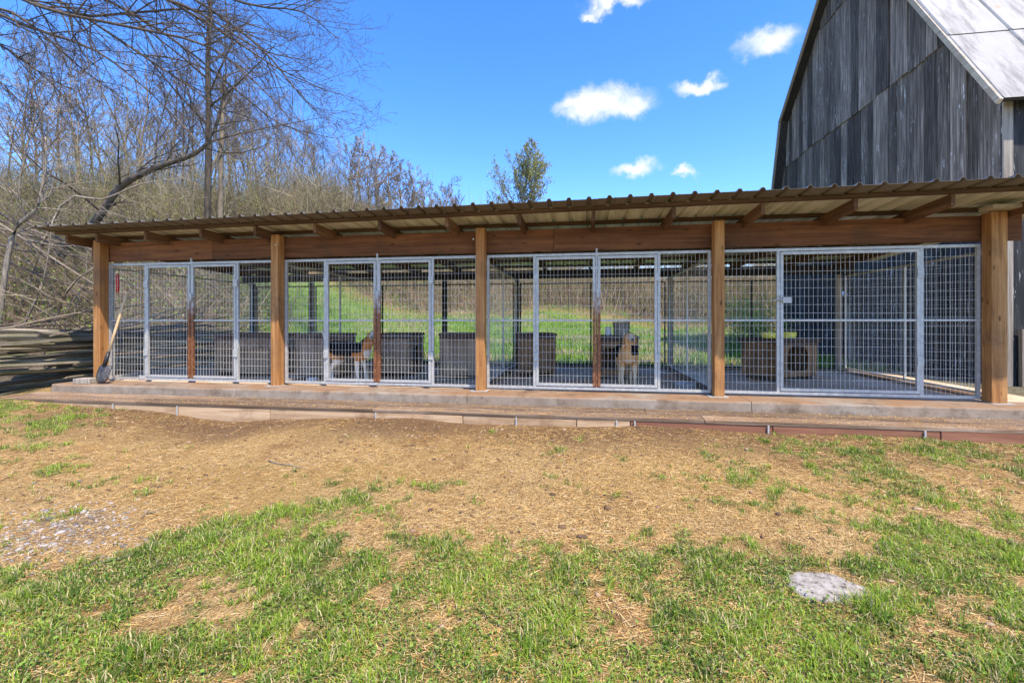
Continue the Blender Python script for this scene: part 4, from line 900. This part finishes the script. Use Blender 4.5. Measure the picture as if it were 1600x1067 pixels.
# ------------------------------------------------------------------ brush on the hillside
def strands(P, Dv, L, r, col, seg=2, wob=.12, r_=None, sides=3):
    """many tapered 3-sided stems: P base (n,3), Dv dir (n,3), L (n), r (n), col (n,3)"""
    n = len(P); Dv = Dv/np.linalg.norm(Dv, axis=1)[:, None]; ref = np.where(np.abs(Dv[:, 2:3]) < .9, np.array([[0, 0, 1.]]), np.array([[1., 0, 0]]))
    u = np.cross(Dv, ref); u /= np.linalg.norm(u, axis=1)[:, None]; w_ = np.cross(Dv, u); rows = []; c = P.copy()
    for k in range(seg+1):
        rr = r*(1-.75*k/seg)
        for q in range(sides):
            a = 2*math.pi*q/sides; rows.append(c+(u*math.cos(a)+w_*math.sin(a))*rr[:, None])
        c = c+Dv*(L/seg)[:, None]+r_.normal(0, 1, (n, 3))*(L*wob/seg)[:, None]
    V = np.stack(rows, 1); m = V.shape[1]; f = []
    for k in range(seg):
        for q in range(sides): f.append((k*sides+q, k*sides+(q+1) % sides, (k+1)*sides+(q+1) % sides, (k+1)*sides+q))
    F = (np.arange(n)[:, None, None]*m+np.array(f)[None]).reshape(-1, 4)
    tips = c
    return V.reshape(-1, 3), F, np.repeat(col, m, 0), tips
def thicket(name, label, pts, nst, hmin, hmax, rad, cols, seed, lean=.25, twigs=3, leaf=0., leafcol=(.2, .25, .05)):
    r_ = np.random.default_rng(seed); n = len(pts); idx = np.repeat(np.arange(n), nst); N_ = len(idx)
    P = pts[idx]+np.concatenate([r_.normal(0, .35, (N_, 2)), np.zeros((N_, 1))], 1); P[:, 2] = ground_h(P[:, 0], P[:, 1])-.05
    D = np.concatenate([r_.normal(0, lean, (N_, 2)), np.ones((N_, 1))], 1); D /= np.linalg.norm(D, axis=1)[:, None]
    L = r_.uniform(hmin, hmax, N_)*np.repeat(r_.uniform(.5, 1.2, n)*(.45+1.5*fbm(pts[:, 0]*.35, pts[:, 1]*.35, 15, 2)**1.5), nst); rr = rad*r_.uniform(.6, 1.3, N_)
    cols = np.array(cols); c = cols[r_.integers(0, len(cols), N_)]*np.repeat(r_.uniform(.55, 1.35, (n, 1)), nst, 0)
    V, F, T, tips = strands(P, D, L, rr, c, 2, .18, r_); parts = [(V, F, T)]
    for k in range(twigs):
        t_ = r_.uniform(.3, .95, N_); Pb = P+D*(L*t_)[:, None]; Dt = D*.8+r_.normal(0, .55, (N_, 3))
        V2, F2, T2, tp = strands(Pb, Dt, L*r_.uniform(.2, .5, N_), rr*.55, c*1.08, 1, .1, r_); parts.append((V2, F2, T2))
    off = 0; Vs, Fs, Ts = [], [], []
    for a, b_, t_ in parts: Vs.append(a); Fs.append(b_+off); Ts.append(t_); off += len(a)
    o = link(name, npmesh(name, np.concatenate(Vs), np.concatenate(Fs), 'brush', np.concatenate(Ts))); tag(o, label, 'brush', kind='stuff')
    if leaf:
        cnt = int(N_*leaf); j = r_.integers(0, N_, cnt); c0 = P[j]+D[j]*(L[j]*r_.uniform(.3, 1.1, cnt))[:, None]+r_.normal(0, .12, (cnt, 3))
        a = r_.normal(0, 1, (cnt, 3)); a /= np.linalg.norm(a, axis=1)[:, None]; b_ = np.cross(a, r_.normal(0, 1, (cnt, 3))); b_ /= np.linalg.norm(b_, axis=1)[:, None]; s_ = r_.uniform(.02, .045, (cnt, 1))
        v = np.stack([c0-a*s_, c0+b_*s_*.6, c0+a*s_, c0-b_*s_*.6], 1).reshape(-1, 3); t_ = np.repeat(np.array(leafcol)*r_.uniform(.6, 1.4, (cnt, 1)), 4, 0)
        return tag(link('brush_leaves', npmesh('brush_leaves', v, np.arange(cnt*4).reshape(-1, 4), 'leaf', t_)), 'small young leaves budding on '+label, 'leaves', kind='stuff')
def scatter(n, xpx, Yr, seed, ok=None):
    r_ = np.random.default_rng(seed); Y = r_.uniform(*Yr, n); q = r_.uniform(*xpx, n); a = (q-800)/FPX
    dx = -math.sin(YAW)+a*math.cos(YAW); dy = math.cos(YAW)+a*math.sin(YAW); X = CX+(Y-CY)*dx/dy
    p = np.stack([X, Y, ground_h(X, Y)], 1); return p if ok is None else p[ok(X, Y)]
BR = [(.28, .205, .13), (.20, .14, .085), (.38, .295, .195), (.11, .078, .048), (.25, .225, .10), (.18, .17, .065)]
okb = lambda X, Y: (Y-.12*np.clip(-X-4, 0, 20)*-1 > 15) | ((X < -8.6-.0*Y) & (Y > 3.6))
thicket('hill_brush', 'dense bare brown brush covering the hillside behind the kennels', scatter(1700, (400, 1260), (10, 27), 1, lambda X, Y: Y > YB(X)+.6), 9, 1.3, 3.0, .013, BR, 1, .22, 3)
thicket('crest_brush', 'bare brush along the hill crest above the roof', scatter(1100, (440, 800), (24, 44), 9), 6, 1.6, 3.4, .017, BR, 9, .22, 3)
thicket('far_brush', 'faint bare brush on the far ridge above the middle of the roof', scatter(300, (400, 840), (36, 50), 19), 6, 1.6, 3.0, .025, BR, 19, .2, 3)
thicket('wood_brush', 'tangled bare brush under the trees on the left hillside', scatter(2100, (-160, 600), (6, 44), 2, lambda X, Y: (X < XB(Y)-.4) | (Y > YB(X)+.5)), 8, .9, 2.3, .011, BR, 2, .4, 3, 3.0, (.30, .34, .08))
thicket('sapling_thicket', 'dense leafless saplings filling the wood on the left hillside', scatter(400, (-160, 540), (11, 36), 12, lambda X, Y: (X < XB(Y)-.6) | (Y > YB(X)+1)), 4, 2.4, 5.2, .018, [(.22, .18, .12), (.13, .105, .07), (.32, .265, .185), (.25, .23, .10)], 12, .15, 9, 12.0, (.34, .36, .09))
thicket('near_brush', 'tangle of thin pale twigs on the slope behind the log pile', scatter(430, (-120, 430), (3.4, 9), 3, lambda X, Y: (X < -7.6)), 7, .7, 2.3, .008, [(.30, .225, .145), (.19, .135, .085), (.12, .085, .052), (.42, .34, .235)], 3, .55, 4, 4.0, (.28, .36, .07))
bp = scatter(26, (1150, 1235), (8.5, 11.5), 4, lambda X, Y: X < 7.3)
thicket('leafing_shrub', 'yellow-green leafing shrubs beside the barn behind the last run', bp, 14, .9, 1.7, .008, [(.2, .17, .1)], 4, .25, 3, 26, (.34, .42, .06))

# ------------------------------------------------------------------ grass, straw and pebbles
def blades(X, Y, Z, h, w_, col, seed, lie=0.55, segs=2):
    r_ = np.random.default_rng(seed); n = len(X); a = r_.uniform(0, 2*np.pi, n); b_ = a+r_.normal(0, .4, n)+np.pi/2
    dx, dy = np.cos(a), np.sin(a); sx, sy = np.cos(b_)*w_, np.sin(b_)*w_; le = np.abs(r_.normal(0, lie, n))+.1
    p0 = np.stack([X, Y, Z-.004], 1); side = np.stack([sx, sy, np.zeros(n)], 1)
    mid = p0+np.stack([dx*le*h*.35, dy*le*h*.35, h*.6/np.sqrt(1+le*le*.3)], 1); tip = p0+np.stack([dx*le*h, dy*le*h, h/np.sqrt(1+le*le)], 1)
    V = np.stack([p0-side, p0+side, mid-side*.75, mid+side*.75, tip], 1).reshape(-1, 3)
    k = np.arange(n)*5; F = np.concatenate([np.stack([k, k+1, k+3], 1), np.stack([k, k+3, k+2], 1), np.stack([k+2, k+3, k+4], 1)])
    return V, F, np.repeat(col, 5, 0)
def frustum_pts(n, d0, d1, seed, power=.5, xr=1.35):
    r_ = np.random.default_rng(seed); u = r_.random(n); d = (d0**(power+1)+(d1**(power+1)-d0**(power+1))*u)**(1/(power+1)); s_ = r_.uniform(-xr, xr, n)*d
    X = CX+d*-math.sin(YAW)+s_*math.cos(YAW); Y = CY+d*math.cos(YAW)+s_*math.sin(YAW); return X, Y, r_
d = ray(1293, 925); SP = Vector((CX, CY, CZ))+d*((-.44-CZ)/d.z)
X, Y, r_ = frustum_pts(620000, 1.2, 6.4, 5); k = (Y < -.89) | (X < -6.95); X, Y = X[k], Y[k]; Z = ground_h(X, Y); gmk = green_mask(X, Y, Z)
hole = (((X-SP.x)/.17)**2+((Y-SP.y)/.13)**2) < .75+.5*fbm(X*14, Y*14, 37, 2)
k = (r_.random(len(X)) < gmk*.9) & ~hole; X, Y, Z = X[k], Y[k], Z[k]; n = len(X)
tone = .5*fbm(X*2.2, Y*2.2, 33, 2)+.5*fbm(X*9, Y*9, 35, 2); rnd = r_.random(n)
c1, c2, c3 = np.array((.08, .165, .016)), np.array((.255, .385, .03)), np.array((.50, .51, .075))
col = c1*(1-sstep(.36, .60, tone+.22*(rnd-.5)))[:, None]+c2*sstep(.36, .60, tone+.22*(rnd-.5))[:, None]; f_ = ((rnd > .80)*.7)[:, None]; col = col*(1-f_)+c3*f_
f_ = (r_.random(n) > .80)[:, None]; col = np.where(f_, np.array((.64, .52, .27)), col); col = col*r_.uniform(.7, 1.25, (n, 1))
h = (.011+.064*fbm(X*7, Y*7, 44, 2)**2)*r_.uniform(.55, 1.45, n)*1.15
V, F, T = blades(X, Y, Z, h, r_.uniform(.0014, .0028, n), col, 6, .8)
tag(link('grass', npmesh('grass', V, F, 'grass_blade', T)), 'short green grass growing in patches over the yard', 'grass', kind='stuff')
# broad clover-like leaves among the grass
m = r_.random(n) < .16; Xc, Yc, Zc = X[m], Y[m], Z[m]; q = len(Xc); cen = np.stack([Xc+r_.normal(0, .01, q), Yc+r_.normal(0, .01, q), Zc+r_.uniform(.008, .035, q)], 1)
a = r_.normal(0, 1, (q, 3)); a[:, 2] *= .35; a /= np.linalg.norm(a, axis=1)[:, None]; b_ = np.cross(a, np.array([0, 0, 1])+r_.normal(0, .35, (q, 3))); b_ /= np.linalg.norm(b_, axis=1)[:, None]
s_ = r_.uniform(.003, .0075, (q, 1)); v = np.stack([cen-a*s_*1.3, cen+b_*s_, cen+a*s_*1.3, cen-b_*s_], 1).reshape(-1, 3)
cc = (np.array((.19, .285, .045))*r_.uniform(.6, 1.5, (q, 1))); tag(link('clover', npmesh('clover', v, np.arange(q*4).reshape(-1, 4), 'grass_blade', np.repeat(cc, 4, 0))), 'small clover leaves among the yard grass', 'clover', kind='stuff')
# straw lying on the bare earth
X, Y, r_ = frustum_pts(330000, 1.2, 6.3, 15); k = (Y < -.88) & (r_.random(len(X)) < np.clip(2.2*(fbm(X*1.3, Y*1.3, 91, 3)-.3), .1, 1)); X, Y = X[k], Y[k]; Z = ground_h(X, Y); n = len(X)
k = (((X-SP.x)/.18)**2+((Y-SP.y)/.135)**2) > 1; X, Y, Z = X[k], Y[k], Z[k]; n = len(X)
an = r_.normal(.15, .9, n); L = r_.uniform(.018, .065, n)*r_.choice([.6, 1, 1, 1.7], n); d = np.stack([np.cos(an), np.sin(an), r_.normal(.03, .12, n)], 1); sd2 = np.stack([-np.sin(an), np.cos(an), r_.normal(0, .3, n)], 1)*r_.uniform(.0006, .0014, n)[:, None]
c = np.stack([X, Y, Z+r_.uniform(.001, .008, n)], 1); V = np.stack([c-d*L[:, None]/2-sd2, c+d*L[:, None]/2-sd2*.6, c+d*L[:, None]/2+sd2*.6, c-d*L[:, None]/2+sd2], 1).reshape(-1, 3)
pal = np.array([(.72, .49, .20), (.82, .61, .30), (.61, .38, .135), (.43, .23, .08), (.20, .10, .04), (.68, .41, .11)]); T = pal[r_.integers(0, 6, n)]*r_.uniform(.75, 1.15, (n, 1))
tag(link('straw', npmesh('straw', V, np.arange(n*4).reshape(-1, 4), 'straw', np.repeat(T, 4, 0))), 'dry straw scattered over the bare earth of the yard', 'straw', kind='stuff')
# straw blown onto the treads and slab edge
r_ = np.random.default_rng(55); n = 5200; X = r_.uniform(-6.6, 8, n); Y = -.86+.42*r_.random(n)**1.6; Z = np.where(Y > -.67, -.118+.061*(Y+.57), -.136+.079*(Y+.77))+.003; an = r_.normal(.1, .7, n); L = r_.uniform(.015, .07, n)
d = np.stack([np.cos(an), np.sin(an), .07*np.sin(an)], 1); sd2 = np.stack([-np.sin(an), np.cos(an), 0*an], 1)*.0014; c = np.stack([X, Y, Z], 1)
V = np.stack([c-d*L[:, None]/2-sd2, c+d*L[:, None]/2-sd2, c+d*L[:, None]/2+sd2, c-d*L[:, None]/2+sd2], 1).reshape(-1, 3); T = pal[r_.integers(0, 6, n)]
tag(link('step_straw', npmesh('step_straw', V, np.arange(n*4).reshape(-1, 4), 'straw', np.repeat(T, 4, 0))), 'dry straw littering the plank step', 'straw', kind='stuff')
# meadow tufts behind the kennels
X, Y, Z = scatter(60000, (330, 1420), (3.9, 16.5), 21).T; k = (X < 7.6) & (X > -9); X, Y, Z = X[k], Y[k], Z[k]; r_ = np.random.default_rng(2); n = len(X)
col = np.where((fbm(X*.8, Y*.8, 17, 3)+.2*r_.random(n) > .66)[:, None], np.array((.42, .35, .20)), np.array((.17, .30, .04)))*r_.uniform(.7, 1.35, (n, 1))
V, F, T = blades(X, Y, Z, r_.uniform(.05, .20, n), r_.uniform(.006, .012, n), col, 8, .5); tag(link('meadow_grass', npmesh('meadow_grass', V, F, 'grass_blade', T)), 'bright spring grass on the meadow slope behind the kennels', 'grass', kind='stuff')

# pebbles in the worn patch at the left
r_ = np.random.default_rng(77)
ico = bmesh.new(); bmesh.ops.create_icosphere(ico, subdivisions=1, radius=1); iv = np.array([v.co[:] for v in ico.verts]); fi = np.array([[v.index for v in f.verts] for f in ico.faces]); ico.free()
Vs, Fs, Ts = [], [], []; off = 0
for q in range(700):
    x_, y_ = r_.normal(110, 62), r_.normal(826, 24)
    if r_.random() < .3: x_, y_ = r_.normal(10, 45), r_.normal(852, 18)
    d = ray(x_, y_); t_ = (-.44-CZ)/d.z; p = Vector((CX, CY, CZ))+d*t_; sz = abs(r_.normal(0, .0065))+.004
    v = iv*(np.array([1.2, .9, .6])*sz*r_.uniform(.7, 1.3, 3))*r_.uniform(.8, 1.15, (len(iv), 1)); a = r_.uniform(0, 6.28); v = v @ np.array([[math.cos(a), math.sin(a), 0], [-math.sin(a), math.cos(a), 0], [0, 0, 1]])
    Vs.append(v+np.array([p.x, p.y, gh(p.x, p.y)+sz*.2])); Fs.append(fi+off); off += len(iv); Ts.append(np.tile(np.array((.33, .28, .235))*r_.uniform(.35, 1.3), (len(iv), 1)))
tag(link('pebbles', npmesh('pebbles', np.concatenate(Vs), np.concatenate(Fs), 'gravel', np.concatenate(Ts))), 'grey and white pebbles on the worn earth at the left', 'pebbles', kind='stuff')

# clods and dead bits on the bare earth
r_ = np.random.default_rng(78); X, Y, r_ = frustum_pts(9000, 1.3, 6.3, 79); k = Y < -.9; X, Y = X[k], Y[k]; Z = ground_h(X, Y); k = (green_mask(X, Y, Z) < .3) & (r_.random(len(X)) < np.clip(3*(fbm(X*1.9, Y*1.9, 95, 3)-.35), .05, 1)); X, Y, Z = X[k], Y[k], Z[k]; n = len(X)
sz = np.abs(r_.normal(0, .006, n))+.003; v = iv[None]*(sz[:, None, None]*r_.uniform(.5, 1.5, (n, 1, 3))*np.array([1.3, 1., .6]))*r_.uniform(.7, 1.25, (n, len(iv), 1))+np.stack([X, Y, Z+sz*.2], 1)[:, None]
F = (fi[None]+(np.arange(n)*len(iv))[:, None, None]).reshape(-1, 3); T = np.repeat(np.array([(.16, .09, .045), (.25, .15, .08), (.10, .06, .035), (.36, .25, .15)])[r_.integers(0, 4, n)], len(iv), 0)
tag(link('soil_clods', npmesh('soil_clods', v.reshape(-1, 3), F, 'gravel', T)), 'small clods and crumbs of earth on the bare yard', 'clods', kind='stuff')
# flat stone flush with the lawn
d = ray(1293, 925); t_ = (-.44-CZ)/d.z; p = Vector((CX, CY, CZ))+d*t_; z0 = gh(p.x, p.y)
mb = MB(); n = 40; rings = [(1.06, -.06), (1.04, -.006), (.93, .004), (.6, .008), (.3, .009)]; v = []
for q, (rr, zz) in enumerate(rings):
    for k in range(n):
        a = 2*math.pi*k/n; e = 1+.16*(float(fbm(np.array([2+1.6*math.cos(a)]), np.array([2+1.6*math.sin(a)]), 7)[0])-.5)*2; c_ = (abs(math.cos(a))**2.6+abs(math.sin(a))**2.6)**(-1/2.6)
        v.append((.19*rr*c_*e*math.cos(a), .145*rr*c_*e*math.sin(a), zz+random.uniform(-.002, .002)))
f = [(q*n+k, q*n+(k+1) % n, (q+1)*n+(k+1) % n, (q+1)*n+k) for q in range(4) for k in range(n)]+[tuple(4*n+k for k in range(n))]
o = mb.poly(v, f).build('flat_stone', 'flat_stone', None, True); o.location = (p.x, p.y, z0+.004); o.rotation_euler.z = R(-12); tag(o, 'flat pale speckled stone set flush in the grass at the lower right', 'stone')
# dead twigs on the dirt
random.seed(3)
for xa, ya, xb, yb, lb in ((420, 733, 478, 747, 'thin grey twig on the bare earth left of centre'), (130, 885, 245, 858, 'long thin twig on the straw below the pebbles'), (222, 808, 256, 797, 'short grey stick beside the pebble patch')):
    pts = []
    for k in range(5):
        d = ray(xa+(xb-xa)*k/4, ya+(yb-ya)*k/4+random.uniform(-3, 3)); t_ = (-.42-CZ)/d.z; q = Vector((CX, CY, CZ))+d*t_; pts.append(Vector((q.x, q.y, gh(q.x, q.y)+.008)))
    c_ = pts[2].copy(); o = MB().tube([q-c_ for q in pts], [.006, .006, .005, .004, .003], 6).build('dead_twig', 'bark_brown', None, True); o.location = c_; tag(o, lb, 'twig', 'dead twigs on the yard')

scene.cycles.use_denoising = True
scene.cycles.max_bounces = 6; scene.cycles.diffuse_bounces = 4; scene.cycles.transparent_max_bounces = 6
